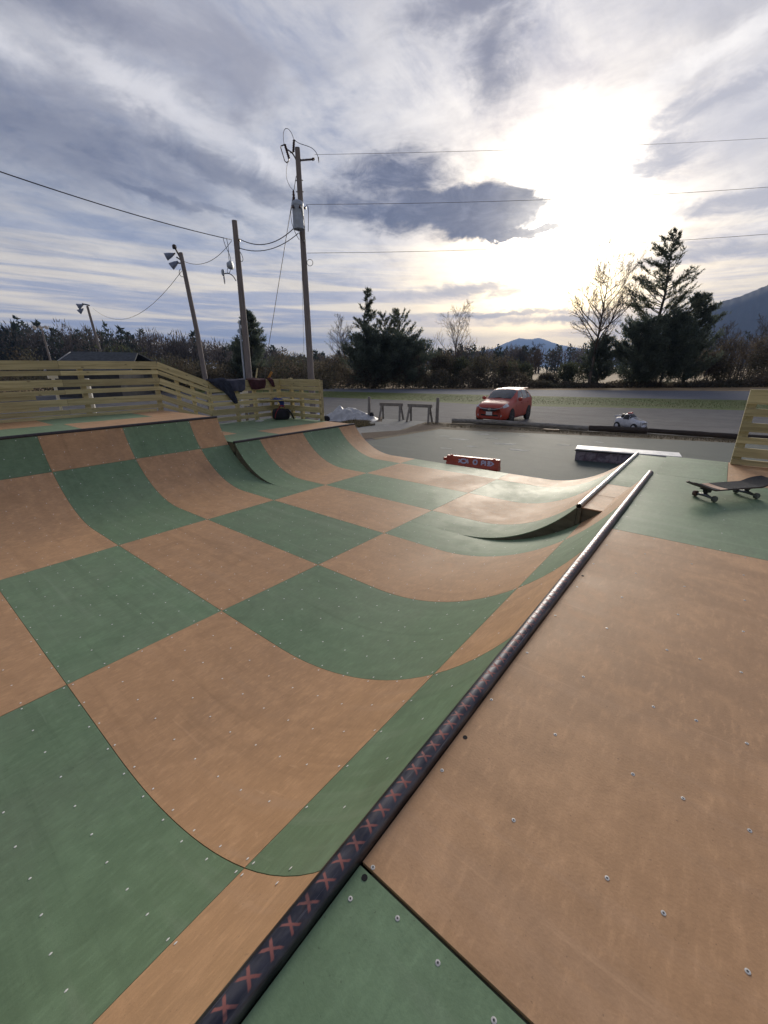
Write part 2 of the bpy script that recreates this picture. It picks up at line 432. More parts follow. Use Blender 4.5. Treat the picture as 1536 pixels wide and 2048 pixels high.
# ------------------------------------------------------------------ mesh helpers
class MB:
    def __init__(self):
        self.v = []
        self.f = []
        self.mi = []

    def add(self, vs, fs, mi=0):
        o = len(self.v)
        self.v += [tuple(map(float, q)) for q in vs]
        for f in fs:
            self.f.append(tuple(i + o for i in f))
            self.mi.append(mi)
        return self

    def box(self, c, s, rot=None, mi=0, taper=1.0):
        hx, hy, hz = s[0] / 2, s[1] / 2, s[2] / 2
        vs = []
        for z in (-hz, hz):
            k = taper if z > 0 else 1.0
            for x, y in ((-hx, -hy), (hx, -hy), (hx, hy), (-hx, hy)):
                p = Vector((x * k, y * k, z))
                if rot is not None:
                    p = rot @ p
                vs.append(p + Vector(c))
        return self.add(vs, [(3, 2, 1, 0), (4, 5, 6, 7), (0, 1, 5, 4), (1, 2, 6, 5), (2, 3, 7, 6), (3, 0, 4, 7)], mi)

    def beam(self, a, b, w, h, upv=(0, 0, 1), mi=0):
        a, b = Vector(a), Vector(b)
        t = (b - a).normalized()
        u = Vector(upv)
        s = t.cross(u).normalized()
        u = s.cross(t)
        vs = []
        for q in (a, b):
            for i, j in ((-1, -1), (1, -1), (1, 1), (-1, 1)):
                vs.append(q + s * (i * w / 2) + u * (j * h / 2))
        return self.add(vs, [(0, 1, 2, 3), (7, 6, 5, 4), (0, 4, 5, 1), (1, 5, 6, 2), (2, 6, 7, 3), (3, 7, 4, 0)], mi)

    def tube(self, path, r, n=8, mi=0, cap=True):
        path = [Vector(q) for q in path]
        if not hasattr(r, '__len__'):
            r = [r] * len(path)
        vs, fs = [], []
        prev = None
        for i, q in enumerate(path):
            t = (path[min(i + 1, len(path) - 1)] - path[max(i - 1, 0)]).normalized()
            if prev is None:
                s = t.cross(Vector((0, 0, 1)))
                if s.length < 1e-4:
                    s = Vector((1, 0, 0))
                s.normalize()
            else:
                s = (prev - t * prev.dot(t)).normalized()
            prev = s
            u = t.cross(s)
            for k in range(n):
                a = 2 * PI * k / n
                vs.append(q + (s * math.cos(a) + u * math.sin(a)) * r[i])
        for i in range(len(path) - 1):
            for k in range(n):
                k2 = (k + 1) % n
                fs.append((i * n + k, i * n + k2, (i + 1) * n + k2, (i + 1) * n + k))
        if cap:
            fs.append(tuple(range(n - 1, -1, -1)))
            fs.append(tuple((len(path) - 1) * n + k for k in range(n)))
        return self.add(vs, fs, mi)

    def lathe(self, prof, c, axis=(0, 0, 1), n=16, mi=0):
        """prof: (radius, height) pairs along the axis from c"""
        ax = Vector(axis).normalized()
        s = ax.cross(Vector((0, 0, 1)))
        if s.length < 1e-4:
            s = Vector((1, 0, 0))
        s.normalize()
        u = ax.cross(s)
        vs, fs = [], []
        for r, h in prof:
            for k in range(n):
                a = 2 * PI * k / n
                vs.append(Vector(c) + ax * h + (s * math.cos(a) + u * math.sin(a)) * r)
        for i in range(len(prof) - 1):
            for k in range(n):
                k2 = (k + 1) % n
                fs.append((i * n + k, i * n + k2, (i + 1) * n + k2, (i + 1) * n + k))
        fs.append(tuple(range(n - 1, -1, -1)))
        fs.append(tuple((len(prof) - 1) * n + k for k in range(n)))
        return self.add(vs, fs, mi)

    def grid(self, P, mi=0, closed=False):
        """P[i][j] points"""
        ni, nj = len(P), len(P[0])
        vs = [q for row in P for q in row]
        fs = []
        for i in range(ni - 1):
            for j in range(nj - 1 + (1 if closed else 0)):
                j2 = (j + 1) % nj
                fs.append((i * nj + j, i * nj + j2, (i + 1) * nj + j2, (i + 1) * nj + j))
        return self.add(vs, fs, mi)

    def slab(self, P, thick):
        """closed slab under a grid of points, thickness measured down the surface normal"""
        A = np.array(P, float)
        du = np.gradient(A, axis=0)
        dv = np.gradient(A, axis=1)
        N = np.cross(du, dv)
        N /= np.linalg.norm(N, axis=2, keepdims=True) + 1e-12
        B = A - N * thick
        ni, nj = A.shape[:2]
        vs = [tuple(q) for q in A.reshape(-1, 3)] + [tuple(q) for q in B.reshape(-1, 3)]
        o = ni * nj
        fs = []
        ix = lambda i, j: i * nj + j
        for i in range(ni - 1):
            for j in range(nj - 1):
                fs.append((ix(i, j), ix(i + 1, j), ix(i + 1, j + 1), ix(i, j + 1)))
                fs.append((o + ix(i, j), o + ix(i, j + 1), o + ix(i + 1, j + 1), o + ix(i + 1, j)))
        for i in range(ni - 1):
            fs.append((ix(i, 0), o + ix(i, 0), o + ix(i + 1, 0), ix(i + 1, 0)))
            fs.append((ix(i, nj - 1), ix(i + 1, nj - 1), o + ix(i + 1, nj - 1), o + ix(i, nj - 1)))
        for j in range(nj - 1):
            fs.append((ix(0, j), ix(0, j + 1), o + ix(0, j + 1), o + ix(0, j)))
            fs.append((ix(ni - 1, j), o + ix(ni - 1, j), o + ix(ni - 1, j + 1), ix(ni - 1, j + 1)))
        return self.add(vs, fs)

    def build(self, name, mats, parent=None, smooth=False, origin=None):
        me = bpy.data.meshes.new(name)
        vs = self.v
        if origin is not None:
            o = Vector(origin)
            vs = [(q[0] - o.x, q[1] - o.y, q[2] - o.z) for q in vs]
        me.from_pydata(vs, [], self.f)
        if not isinstance(mats, (list, tuple)):
            mats = [mats]
        for m_ in mats:
            me.materials.append(m_)
        if len(mats) > 1:
            me.polygons.foreach_set('material_index', self.mi)
        if smooth:
            me.polygons.foreach_set('use_smooth', [True] * len(me.polygons))
            if smooth != 'all':
                me.set_sharp_from_angle(angle=R(38))
        me.update()
        o_ = bpy.data.objects.new(name, me)
        COL.objects.link(o_)
        if origin is not None:
            o_.location = origin
        if parent is not None:
            o_.parent = parent
        return o_


def tag(o, label=None, cat=None, group=None, kind=None):
    if label:
        o['label'] = label
    if cat:
        o['category'] = cat
    if group:
        o['group'] = group
    if kind:
        o['kind'] = kind
    return o


def thing(name, label, cat, loc=(0, 0, 0), rz=0.0, group=None):
    o = bpy.data.objects.new(name, None)
    COL.objects.link(o)
    o.location = loc
    o.rotation_euler = (0, 0, rz)
    o.empty_display_size = 0.2
    return tag(o, label, cat, group)


def copy_tree(o, parent=None):
    c = o.copy()
    COL.objects.link(c)
    if parent is not None:
        c.parent = parent
    for ch in list(o.children):
        copy_tree(ch, c)
    return c


def fast_mesh(name, V, F, mats, parent=None, mi=None, smooth=False):
    me = bpy.data.meshes.new(name)
    V = np.asarray(V, np.float32)
    F = np.asarray(F, np.int32)
    k = F.shape[1]
    me.vertices.add(len(V))
    me.vertices.foreach_set('co', V.ravel())
    me.loops.add(F.size)
    me.loops.foreach_set('vertex_index', F.ravel())
    me.polygons.add(len(F))
    me.polygons.foreach_set('loop_start', np.arange(0, F.size, k, dtype=np.int32))
    me.polygons.foreach_set('loop_total', np.full(len(F), k, np.int32))
    for m_ in (mats if isinstance(mats, (list, tuple)) else [mats]):
        me.materials.append(m_)
    if mi is not None:
        me.polygons.foreach_set('material_index', np.asarray(mi, np.int32))
    me.update()
    me.validate()
    o = bpy.data.objects.new(name, me)
    COL.objects.link(o)
    if parent is not None:
        o.parent = parent
    return o


# ------------------------------------------------------------------ ground, road, court
G = -0.14


def streaks(n, b, ang, amt, light, dark, sc):
    """long tyre tracks and scuffs laid over a ground colour"""
    pos = n.new('ShaderNodeNewGeometry').outputs['Position']
    mp = n.new('ShaderNodeMapping')
    mp.inputs['Rotation'].default_value = (0, 0, ang)
    mp.inputs['Scale'].default_value = (.10, 1.0, 1.0)
    n.link(n.vm('ADD', pos, n.scale3(n.comb(n.noise(pos, .12, 2), n.noise(pos, .15, 2), 0.0), 3.0)), mp.inputs[0])
    q = n.noise(mp.outputs[0], sc, 5, .6, .5)
    col = b.inputs['Base Color'].links[0].from_socket
    col = n.mix(n.smooth(q, .56, .68, 0, amt), col, light)
    col = n.mix(n.smooth(q, .44, .32, 0, amt), col, dark)
    cr = n.noise(pos, .9, 8, .75, 1.5)
    col = n.mix(n.smooth(n.m('ABSOLUTE', n.m('SUBTRACT', cr, .5)), .012, .004, 0, .5), col, dark)
    n.put(b.inputs['Base Color'], col)


def sheet(name, pts, z, m, sub=None):
    b = MB()
    b.add([(x, y, z) for x, y in pts], [tuple(range(len(pts)))])
    o = b.build(name, m)
    return tag(o, kind='structure')


def ground_mat(name, c, c2, c3, s1, s2, rough=0.9, bump=0.4, spec=0.3, fine=60):
    m, n, b = principled(name)
    pos = n.new('ShaderNodeNewGeometry').outputs['Position']
    a = n.smooth(n.noise(pos, s1, 5, 0.6, 0.3), 0.35, 0.65)
    d = n.smooth(n.noise(pos, s2, 5, 0.65), 0.40, 0.70)
    f = n.noise(pos, fine, 3, 0.6)
    col = n.mix(a, c, c2)
    col = n.mix(n.m('MULTIPLY', d, 0.7), col, c3)
    col = n.scale3(col, n.m('MULTIPLY_ADD', f, 0.5, 0.75))
    n.put(b.inputs['Base Color'], col)
    b.inputs['Roughness'].default_value = rough
    b.inputs['Specular IOR Level'].default_value = spec
    bp = n.new('ShaderNodeBump')
    bp.inputs['Strength'].default_value = bump
    bp.inputs['Distance'].default_value = 0.02
    n.put(bp.inputs['Height'], f)
    n.link(bp.outputs[0], b.inputs['Normal'])
    return m, n, b


M_FIELD, _, _ = ground_mat('dry_grass_field', (0.34, 0.235, 0.12), (0.25, 0.17, 0.09), (0.16, 0.12, 0.07), 0.05, 0.6, fine=6)
M_LOT, nn, bb = ground_mat('worn_asphalt', (0.088, 0.090, 0.100), (0.112, 0.113, 0.122), (0.066, 0.067, 0.076), 0.22, 1.7, fine=45)
streaks(nn, bb, R(-20), .6, (.145, .142, .148), (.045, .045, .05), 1.3)
M_ROAD, _, _ = ground_mat('road_asphalt', (0.120, 0.132, 0.160), (0.10, 0.112, 0.138), (0.135, 0.145, 0.17), 0.3, 2.5)
M_GRASS, _, _ = ground_mat('verge_turf', (0.085, 0.125, 0.026), (0.110, 0.120, 0.036), (0.068, 0.105, 0.022), 0.5, 3.0, fine=30, bump=1.0)
M_COURT, cn, cb = ground_mat('green_grey_court', (0.055, 0.076, 0.070), (0.066, 0.086, 0.079), (0.047, 0.066, 0.061), 0.5, 2.2, rough=0.75, bump=0.2)
streaks(cn, cb, R(-55), .5, (.092, .112, .105), (.040, .054, .05), 1.6)
M_DIRT, _, _ = ground_mat('bare_dirt_and_straw', (0.17, 0.135, 0.09), (0.125, 0.098, 0.066), (0.22, 0.18, 0.115), 1.4, 6.0, bump=1.0, fine=50)
M_PATH, _, _ = ground_mat('pale_concrete', (0.20, 0.205, 0.205), (0.165, 0.17, 0.17), (0.25, 0.25, 0.245), 0.9, 4.0)
M_MULCH, _, _ = ground_mat('brown_mulch', (0.085, 0.055, 0.036), (0.06, 0.038, 0.026), (0.12, 0.08, 0.052), 3.0, 14.0, bump=1.0)

sheet('ground', [(-6900, -800), (2300, -800), (2300, 8600), (-6900, 8600)], G - 0.012, M_FIELD)
sheet('parking_lot', [(-60, -14), (20, -14), (26, 36), (1.88, 29.0), (-7.5, 24.9), (-15.5, 24.9), (-22.6, 24.0), (-45, 20.5)], G - 0.004, M_LOT)
sheet('grass_verge', [(-60, 16.5), (-45, 20.5), (-22.6, 24.0), (-15.5, 24.9), (-7.5, 24.9), (1.88, 29.0), (26, 36), (34, 50), (1.24, 37.8), (-11.9, 34.4), (-29.4, 30.5), (-60, 23.5)], G - 0.006, M_GRASS)
sheet('road', [(-90, 17.5), (-60, 23.5), (-29.4, 30.5), (-11.9, 34.4), (1.24, 37.8), (34, 50), (70, 66), (64, 82), (30, 64), (4.2, 53.0), (-16.2, 42.6), (-34.4, 35.2), (-62, 28.0), (-92, 22)], G - 0.002, M_ROAD)
sheet('dirt_strip', [(-7.6, 11.2), (-5.62, 10.2), (-5.0, 13.4), (0.04, 15.2), (3.41, 16.2), (12, 18.6), (12, 20.2), (3.8, 17.4), (1.3, 17.1), (-0.5, 16.4), (-2.2, 16.35), (-3.9, 16.1), (-6.1, 15.5), (-7.0, 15.0)], G + 0.002, M_DIRT)
sheet('concrete_path', [(-9.4, 9.6), (-6.1, 8.4), (-5.9, 10.4), (-6.2, 12.1), (-6.6, 13.9), (-6.9, 15.3), (-9.9, 15.0), (-9.3, 13.4)], G + 0.004, M_PATH)
sheet('mulch_edge', [(-7.0, 11.0), (-5.95, 10.0), (-5.55, 13.0), (-5.4, 14.4), (-6.3, 15.2), (-6.75, 14.4), (-6.15, 12.6)], G + 0.006, M_MULCH)
sheet('skate_court', [(-9.0, -6), (9, -6), (9, 17.9), (3.41, 16.35), (0.04, 15.35), (-5.19, 13.55), (-5.6, 9.84), (-9.0, 6.2)], G + 0.009, M_COURT)
# worn pale blots on the court paint
b = MB()
for (x, y, r) in ((-3.25, 13.4, .16), (-1.81, 11.98, .24), (-2.58, 12.72, .13), (-1.13, 11.25, .20), (-2.45, 10.95, .14), (-3.4, 11.9, .22),
                  (-2.9, 10.2, .12), (-0.3, 12.9, .12), (-4.1, 12.2, .14), (0.4, 14.1, .1), (-2.0, 13.9, .11)):
    k = 14
    ph = rng.uniform(0, 6)
    b.add([(x + r * 1.4 * math.cos(a) * (1 + .25 * math.sin(3 * a + ph)), y + r * .55 * math.sin(a) * (1 + .3 * math.cos(2 * a + ph)) + .35 * r * math.cos(a), 0)
           for a in np.linspace(0, 2 * PI, k, endpoint=False)], [tuple(range(k))])
M_BLOT = mat('worn_court_paint', (0.38, 0.40, 0.39), (0.24, 0.26, 0.25), 0.85, 6, obj=False)
o = b.build('worn_paint_marks', M_BLOT)
o.location.z = G + 0.012
tag(o, kind='structure')

# grass tufts and straw along the dirt strips
def blades(name, n, sampler, h, m, z0):
    V = []
    F = []
    for i in range(n):
        x, y = sampler()
        a = rng.uniform(0, 2 * PI)
        hh = h * rng.uniform(.5, 1.3)
        w = hh * .16
        lx, ly = rng.normal(0, .45 * hh, 2)
        V += [(x - w * math.cos(a), y - w * math.sin(a), z0), (x + w * math.cos(a), y + w * math.sin(a), z0), (x + lx, y + ly, z0 + hh)]
        F.append((3 * i, 3 * i + 1, 3 * i + 2))
    return tag(fast_mesh(name, V, F, m), kind='stuff')


M_STRAW = mat('dry_straw', (0.22, 0.18, 0.105), (0.15, 0.12, 0.06), 0.9, 3, island=0.35)
M_BLADE = mat('short_grass', (0.10, 0.14, 0.034), (0.13, 0.135, 0.044), 0.9, 0.4, island=0.2, obj=False)


def on_poly(P, w):
    P = np.array(P, float)
    L = np.linalg.norm(np.diff(P, axis=0), axis=1)
    c = np.concatenate([[0], np.cumsum(L)])

    def f():
        t = rng.uniform(0, c[-1])
        i = min(np.searchsorted(c, t, 'right') - 1, len(L) - 1)
        q = P[i] + (P[i + 1] - P[i]) * ((t - c[i]) / L[i])
        d = (P[i + 1] - P[i]) / L[i]
        s = rng.uniform(-w, w)
        return q[0] - d[1] * s, q[1] + d[0] * s
    return f


blades('straw', 5200, on_poly([(-6.6, 14.8), (-4.9, 14.7), (-3.9, 15.3), (-2.2, 15.6), (-0.5, 15.8), (3.8, 16.9), (9, 18.3)], .40), .05, M_STRAW, G + .002)
blades('weeds', 1500, on_poly([(-9.3, 13.6), (-9.0, 12.6), (-8.0, 12.5)], .5), .11, M_STRAW, G)
blades('verge_grass', 22000, on_poly([(-40, 24.2), (-22, 27.2), (-11, 29.6), (2, 33.2), (14, 37.5)], 3.4), .055, M_BLADE, G - .006)

# ------------------------------------------------------------------ skate ramp
T = 1.2192
ramp = thing('skate_ramp', 'large wooden mini ramp surfaced in a tan and green checkerboard of panels with steel coping', 'skate ramp')


def arc_profile(x0, Rr):
    def f(s):
        if s < x0:
            return s, 0.0
        th = (s - x0) / Rr
        return x0 + Rr * math.sin(th), Rr * (1 - math.cos(th))
    return f


def s_at(x0, Rr, z):
    return x0 + Rr * math.acos(1 - z / Rr)


near_main = arc_profile(.87, 2.294)
S_NEAR = s_at(.87, 2.294, 1.018)
near_low = arc_profile(.80, 1.877)
S_NLOW = s_at(.80, 1.877, .685)
left_main = arc_profile(.875, 1.81)
S_LEFT = s_at(.875, 1.81, 1.165)
left_low = arc_profile(.69, 1.62)
S_LLOW = s_at(.69, 1.62, .688)
XL2 = -2.4384
rightward = lambda f: (lambda s: f(s))
leftward = lambda f: (lambda s: (XL2 - f(s)[0], f(s)[1]))
GAP = .0016
TH = .011
SC_V, SC_F = [], []


def screw_at(p, nrm, r=.0062):
    """small countersunk head lying a hair proud of the panel"""
    p = np.array(p)
    nrm = np.array(nrm) / np.linalg.norm(nrm)
    a = np.cross(nrm, (0, 1, 0))
    a = a / np.linalg.norm(a)
    c = np.cross(nrm, a)
    o = len(SC_V)
    for k in range(6):
        t = 2 * PI * k / 6
        SC_V.append(p + nrm * .0008 + (a * math.cos(t) + c * math.sin(t)) * r)
    SC_V.append(p + nrm * .0022)
    for k in range(6):
        SC_F.append((o + k, o + (k + 1) % 6, o + 6))


def panel(f, s0, s1, y0, y1, green, mirror=False, screws=True, n=None):
    n = n or max(2, int((s1 - s0) / .10))
    P = []
    dz = rng.uniform(-.0007, .0007)
    ss = np.linspace(s0 + GAP, s1 - GAP, n + 1)
    ys = np.linspace(y0 + GAP, y1 - GAP, 4)
    rows = []
    for s in ss:
        x, z = f(s)
        row = [(x, y, z + dz + .0012 * math.sin(2.1 * y + 3 * s + x)) for y in ys]
        rows.append(row if not mirror else row[::-1])
    b = MB().slab(rows, TH)
    o = b.build('ramp_panel', GREEN if green else TAN, ramp, smooth=True)
    if screws:
        ns = max(1, round((s1 - s0 - .08) / .27))
        ny = max(1, round((y1 - y0 - .06) / .235))
        for i in range(ns + 1):
            s = s0 + .035 + (s1 - s0 - .07) * i / ns
            for j in range(ny + 1):
                if rng.random() < .06:
                    continue
                y = y0 + .022 + (y1 - y0 - .044) * j / ny + rng.normal(0, .006)
                x, z = f(s + rng.normal(0, .006))
                xa, za = f(s - .01)
                xb, zb = f(s + .01)
                t = np.array((xb - xa, 0, zb - za))
                nr = np.cross(t, (0, 1, 0))
                if nr[2] < 0:
                    nr = -nr
                screw_at((x, y, z + dz + .0012), nr)
    return o


# flat strip C and the two transitions, one panel per sheet
flat = lambda s: (s, 0.0)
J0 = -3
for j in range(J0, 7):
    y0 = j * T
    y1 = min((j + 1) * T, 6.5 * T)
    panel(lambda s: (XL2 + s, 0.0), 0, 2.4384, y0, y1, j % 2 == 0, n=4)
YS = 3.5 * T
for j in range(J0, 4):
    y0, y1 = j * T, min((j + 1) * T, YS)
    panel(near_main, 0, 2.4384, y0, y1, j % 2 != 0)
    if j < 3:
        panel(near_main, 2.4384, S_NEAR, y0, y1, j % 2 == 0)
    panel(leftward(left_main), 0, 2.4384, y0, y1, j % 2 != 0, True)
    panel(leftward(left_main), 2.4384, S_LEFT, y0, y1, j % 2 == 0, True)
panel(near_main, 2.4384, S_NEAR, 3 * T, 4 * T, False)
for y0, y1, g in ((YS, 4 * T, True), (4 * T, 5 * T, False), (5 * T, 6 * T, True), (6 * T, 6.5 * T, False)):
    panel(near_low, 0, S_NLOW, y0, y1, g)
    panel(leftward(left_low), 0, S_LLOW, y0, y1, g, True)

# structural plywood under the surface: outer ends, and the cut faces where the two heights meet
def rib(f_pts, y, z0, thick, m=PLY, name='side_panel'):
    b = MB()
    n = len(f_pts)
    vs = [(x, y, z) for x, z in f_pts] + [(x, y + thick, z) for x, z in f_pts]
    fs = [tuple(range(n)), tuple(range(2 * n - 1, n - 1, -1))]
    for k in range(n):
        k2 = (k + 1) % n
        fs.append((k, n + k, n + k2, k2))
    b.add(vs, fs)
    return b.build(name, m, ramp)


def prof_pts(f, s0, s1, dz, n=22, low=None):
    top = [f(s) for s in np.linspace(s0, s1, n)]
    return [(x, z - dz) for x, z in top]


PW = .018
for f, fl, s1, ys in ((near_main, near_low, S_NLOW, YS), (leftward(left_main), leftward(left_low), S_LLOW, YS)):
    # wedge between main and low transition at the seam
    top = prof_pts(fl,   .72 if f is near_main else .60, s1, TH + .001, 24)
    xe = top[-1][0]
    bot = []
    for x, z in top[::-1]:
        lo, hi = 0, 4.0
        for _ in range(40):
            mdl = (lo + hi) / 2
            if abs(f(mdl)[0] - f(0)[0]) < abs(x - f(0)[0]):
                lo = mdl
            else:
                hi = mdl
        bot.append((x, f(lo)[1] - .03))
    pts = top + bot
    rib(pts, YS + .001, 0, PW)
# near platform end face: from the low lip back to the main transition
lipx = near_low(S_NLOW)[0]
pts = [(lipx + .002, .676)]
for x in np.linspace(lipx + .002, 2.50, 8):
    th = math.asin((x - .87) / 2.294)
    pts.append((x, 2.294 * (1 - math.cos(th)) - .03))
pts.append((2.50, .676))
rib(pts[::-1], YS + .003, 0, PW)
b = MB().box((2.285, YS - .012, .585), (.035, .022, .17))
b.build('stud', PLY, ramp)
# left platform end face
lx = leftward(left_low)(S_LLOW)[0]
b = MB().box((lx - .30, YS + .012, .58), (.55, .018, .19))
b.build('side_panel', PLY, ramp)

# outer end skirts
for f, s1, y in ((near_low, S_NLOW, 6.5 * T - PW - .004), (leftward(left_low), S_LLOW, 6.5 * T - PW - .004), (near_main, S_NEAR, J0 * T + .004), (leftward(left_main), S_LEFT, J0 * T + .004)):
    tp = prof_pts(f, .0, s1, TH + .001, 26)
    x1 = tp[-1][0]
    rib(tp + [(x1, G), (tp[0][0], G)], y, 0, PW)
for y in (6.5 * T - PW - .004, J0 * T + .004):
    b = MB().box((XL2 / 2, y + PW / 2, (G - .013) / 2), (-XL2, PW, -G - .013))
    b.build('side_panel', PLY, ramp)
b = MB().box((XL2 / 2, 2.13, -.04), (4.2, 11.5, .02))
b.build('underlay', PLY, ramp)

# decks
ZD = 1.03
ZH = 1.18
ZLOW = .70


def deck_panel(x0, x1, y0, y1, z, green, screws=True):
    dz = rng.uniform(-.0006, .0006)
    xs = np.linspace(x0 + GAP * 1.3, x1 - GAP * 1.3, 5)
    ys = np.linspace(y0 + GAP * 1.3, y1 - GAP * 1.3, 5)
    rows = [[(x, y, z + dz) for y in ys] for x in xs]
    o = MB().slab(rows, TH).build('deck_panel', GREEN if green else TAN, ramp)
    if screws:
        nx = max(1, round((x1 - x0 - .06) / .6))
        ny = max(1, round((y1 - y0 - .06) / .335))
        for i in range(nx + 1):
            for j in range(ny + 1):
                screw_at((x0 + .03 + (x1 - x0 - .06) * i / nx + rng.normal(0, .006), y0 + .03 + (y1 - y0 - .06) * j / ny + rng.normal(0, .01), z + dz), (0, 0, 1), .0048)
    return o


XD0, XD1 = 2.833, 5.27
deck_panel(XD0, XD1, -3.6, -2.40, ZD, False, False)
deck_panel(XD0, XD1, -2.39, .045, ZD, True, False)
deck_panel(XD0, XD1, .050, 2.80, ZD, False, False)
deck_panel(XD0, XD1, 2.802, 4.90, ZD, True)
deck_panel(XD0, 3.47, 4.90, 6.10, ZD, True)
deck_panel(3.47, XD1, 4.90, 6.10, ZD, False)
# near low platform
xl0 = near_low(S_NLOW)[0] + .048
deck_panel(xl0, 2.535, YS + .002, 4.877, .69, False)
deck_panel(xl0, 3.9, 4.879, 4.5 * T, .69, False)
deck_panel(xl0, 3.9, 4.5 * T, 6.5 * T, .69, True)
# left high deck: two rows of panels
xh = leftward(left_main)(S_LEFT)[0] - .05
for y0, y1, g1, g2 in ((-3.6, -1.2, False, True), (-1.2, 1.9, True, False), (1.9, YS, False, True)):
    deck_panel(xh - 1.2, xh, y0, y1, ZH, g1)
for y0, y1, g2 in ((-3.6, -.6, True), (-.6, 1.75, False), (1.75, 3.5, True), (3.5, YS, False)):
    deck_panel(-7.50, xh - 1.2, y0, y1, ZH, g2)
xw = leftward(left_low)(S_LLOW)[0] - .05
for y0, y1, g in ((YS + .002, 5.55, True), (5.55, 6.5 * T, False)):
    deck_panel(xw - 1.0, xw, y0, y1, ZLOW, g)
for y0, y1, g in ((YS + .002, 5.0, False), (5.0, 6.95, True), (6.95, 6.5 * T, True)):
    deck_panel(-7.50, xw - 1.0, y0, y1, ZLOW, g)
# deck framing boards under the decks
bx_ = lambda c, s: MB().box(c, s).build('deck_frame', PLY, ramp)
bx_(((XD0 + XD1) / 2 + .02, 1.25, ZD - .022), (XD1 - XD0 - .02, 9.66, .018))
bx_(((XD0 + XD1) / 2, 1.25, (ZD + G) / 2 - .02), (XD1 - XD0 - .06, 9.64, ZD - G - .06))
bx_(((xl0 + 3.9) / 2 + .3, 7.0, (.69 + G) / 2 - .02), (3.9 - xl0 - .62, 1.80, .69 - G - .05))
bx_(((xl0 + 3.9) / 2 + .02, 7.0, .69 - .022), (3.9 - xl0 - .02, 1.80, .018))
bx_(((xl0 + XD0) / 2 - .16, 5.2, .69 - .022), (.24, 1.80, .018))
bx_(((-7.5 + xh) / 2 - .01, .33, (ZH + G) / 2 - .01), (7.5 + xh - .06, 7.84, ZH - G - .02))
bx_(((-7.5 + xw) / 2 - .01, 6.1, (ZLOW + G) / 2 - .01), (7.5 + xw - .06, 3.62, ZLOW - G - .02))


def coping(x, y0, y1, z, m, r=.0302):
    c = ((x, (y0 + y1) / 2, z))
    h = (y1 - y0) / 2
    b = MB()
    n = 20
    vs, fs = [], []
    ys = np.linspace(-h, h, 2)
    for rr in (r, r * .86):
        for y in ys:
            for k in range(n):
                a = 2 * PI * k / n
                vs.append((rr * math.sin(a), y, rr * math.cos(a)))
    for k in range(n):
        k2 = (k + 1) % n
        fs.append((k, k2, n + k2, n + k))
        fs.append((2 * n + k2, 2 * n + k, 3 * n + k, 3 * n + k2))
        fs.append((k2, k, 2 * n + k, 2 * n + k2))
        fs.append((n + k, n + k2, 3 * n + k2, 3 * n + k))
    b.add(vs, fs)
    o = b.build('coping', m, ramp, smooth=True)
    o.location = c
    return o


coping(2.803, -3.6, 4.885, ZD + .003, PIPE)
coping(near_low(S_NLOW)[0] + .020, YS - .012, 6.5 * T, .700, PIPE2)
coping(leftward(left_main)(S_LEFT)[0] - .022, -3.6, YS, ZH - .004, PIPE_SHADED)
coping(leftward(left_low)(S_LLOW)[0] - .022, YS, 6.5 * T, ZLOW - .002, PIPE_SHADED)

# near deck screws, each large enough to see: ring head with a dark socket
def screw_mesh():
    b = MB()
    n = 12
    prof = [(.0054, 0.0), (.0052, .0007), (.0024, .0011), (.0020, .0003)]
    b.lathe(prof, (0, 0, 0), n=n)
    me = b.build('screw', [SCREW, SOCKET], None, smooth=True)
    me.data.polygons[-1].material_index = 1
    return me


sc0 = screw_mesh()
spots = [(2.862, .058), (2.965, .018), (3.07, .012), (3.19, .010), (3.30, .38), (3.08, .37), (3.41, .385), (3.30, .71), (3.42, .715), (3.08, .71), (3.31, 1.04),
         (2.855, .72), (3.08, 1.045), (3.08, 1.44), (3.31, 1.43), (3.42, 1.445), (2.86, 1.05), (2.86, .375), (3.55, .38), (3.56, .72), (3.56, 1.05), (3.43, 1.06),
         (2.865, 1.40), (2.87, 1.75), (2.87, 2.1), (2.87, 2.45), (2.88, 2.77), (3.08, 1.78), (3.32, 1.77), (3.55, 1.45), (3.56, 1.79), (3.09, 2.12), (3.32, 2.11), (3.57, 2.13),
         (3.09, 2.45), (3.33, 2.46), (3.57, 2.47), (3.1, 2.77), (3.33, 2.775), (3.58, 2.77), (3.8, 2.1), (3.8, 2.45), (3.8, 2.77), (2.862, -.02), (3.32, .015), (2.9, -.30), (3.8, 1.4), (3.8, 1.78)]
for i, (x, y) in enumerate(spots):
    o = sc0 if i == 0 else sc0.copy()
    if i:
        COL.objects.link(o)
    o.parent = ramp
    o.location = (x, y, ZD + .0006)
    o.rotation_euler = (rng.normal(0, .05), rng.normal(0, .05), rng.uniform(0, 6))
# a few empty screw holes beside the coping
b = MB()
for x, y in ((2.86, .030), (2.858, .52), (2.86, 1.9)):
    b.lathe([(.0075, 0), (.0072, .0009)], (x, y, ZD + .0005), n=10)
tag(b.build('screw_hole', DARKHOLE, ramp), kind='stuff')
tag(fast_mesh('screws', np.array(SC_V), SC_F, SCREW_GLINT, ramp), kind='stuff')

# ------------------------------------------------------------------ slatted rails on the decks
PINE_SC = PINE


def slat(parent, a, b_, w, th=.036, mat_=None):
    """board between two points, its mesh running along its own y axis"""
    a, b_ = Vector(a), Vector(b_)
    d = b_ - a
    L = d.length
    me = MB().box((0, 0, 0), (th, L, w))
    # eased long edges
    o = me.build('slat', mat_ or PINE, parent)
    o.location = (a + b_) / 2
    yaw = math.atan2(-d.x, d.y)
    pitch = math.atan2(d.z, math.hypot(d.x, d.y))
    o.rotation_euler = (pitch, rng.normal(0, .006), yaw)
    return o


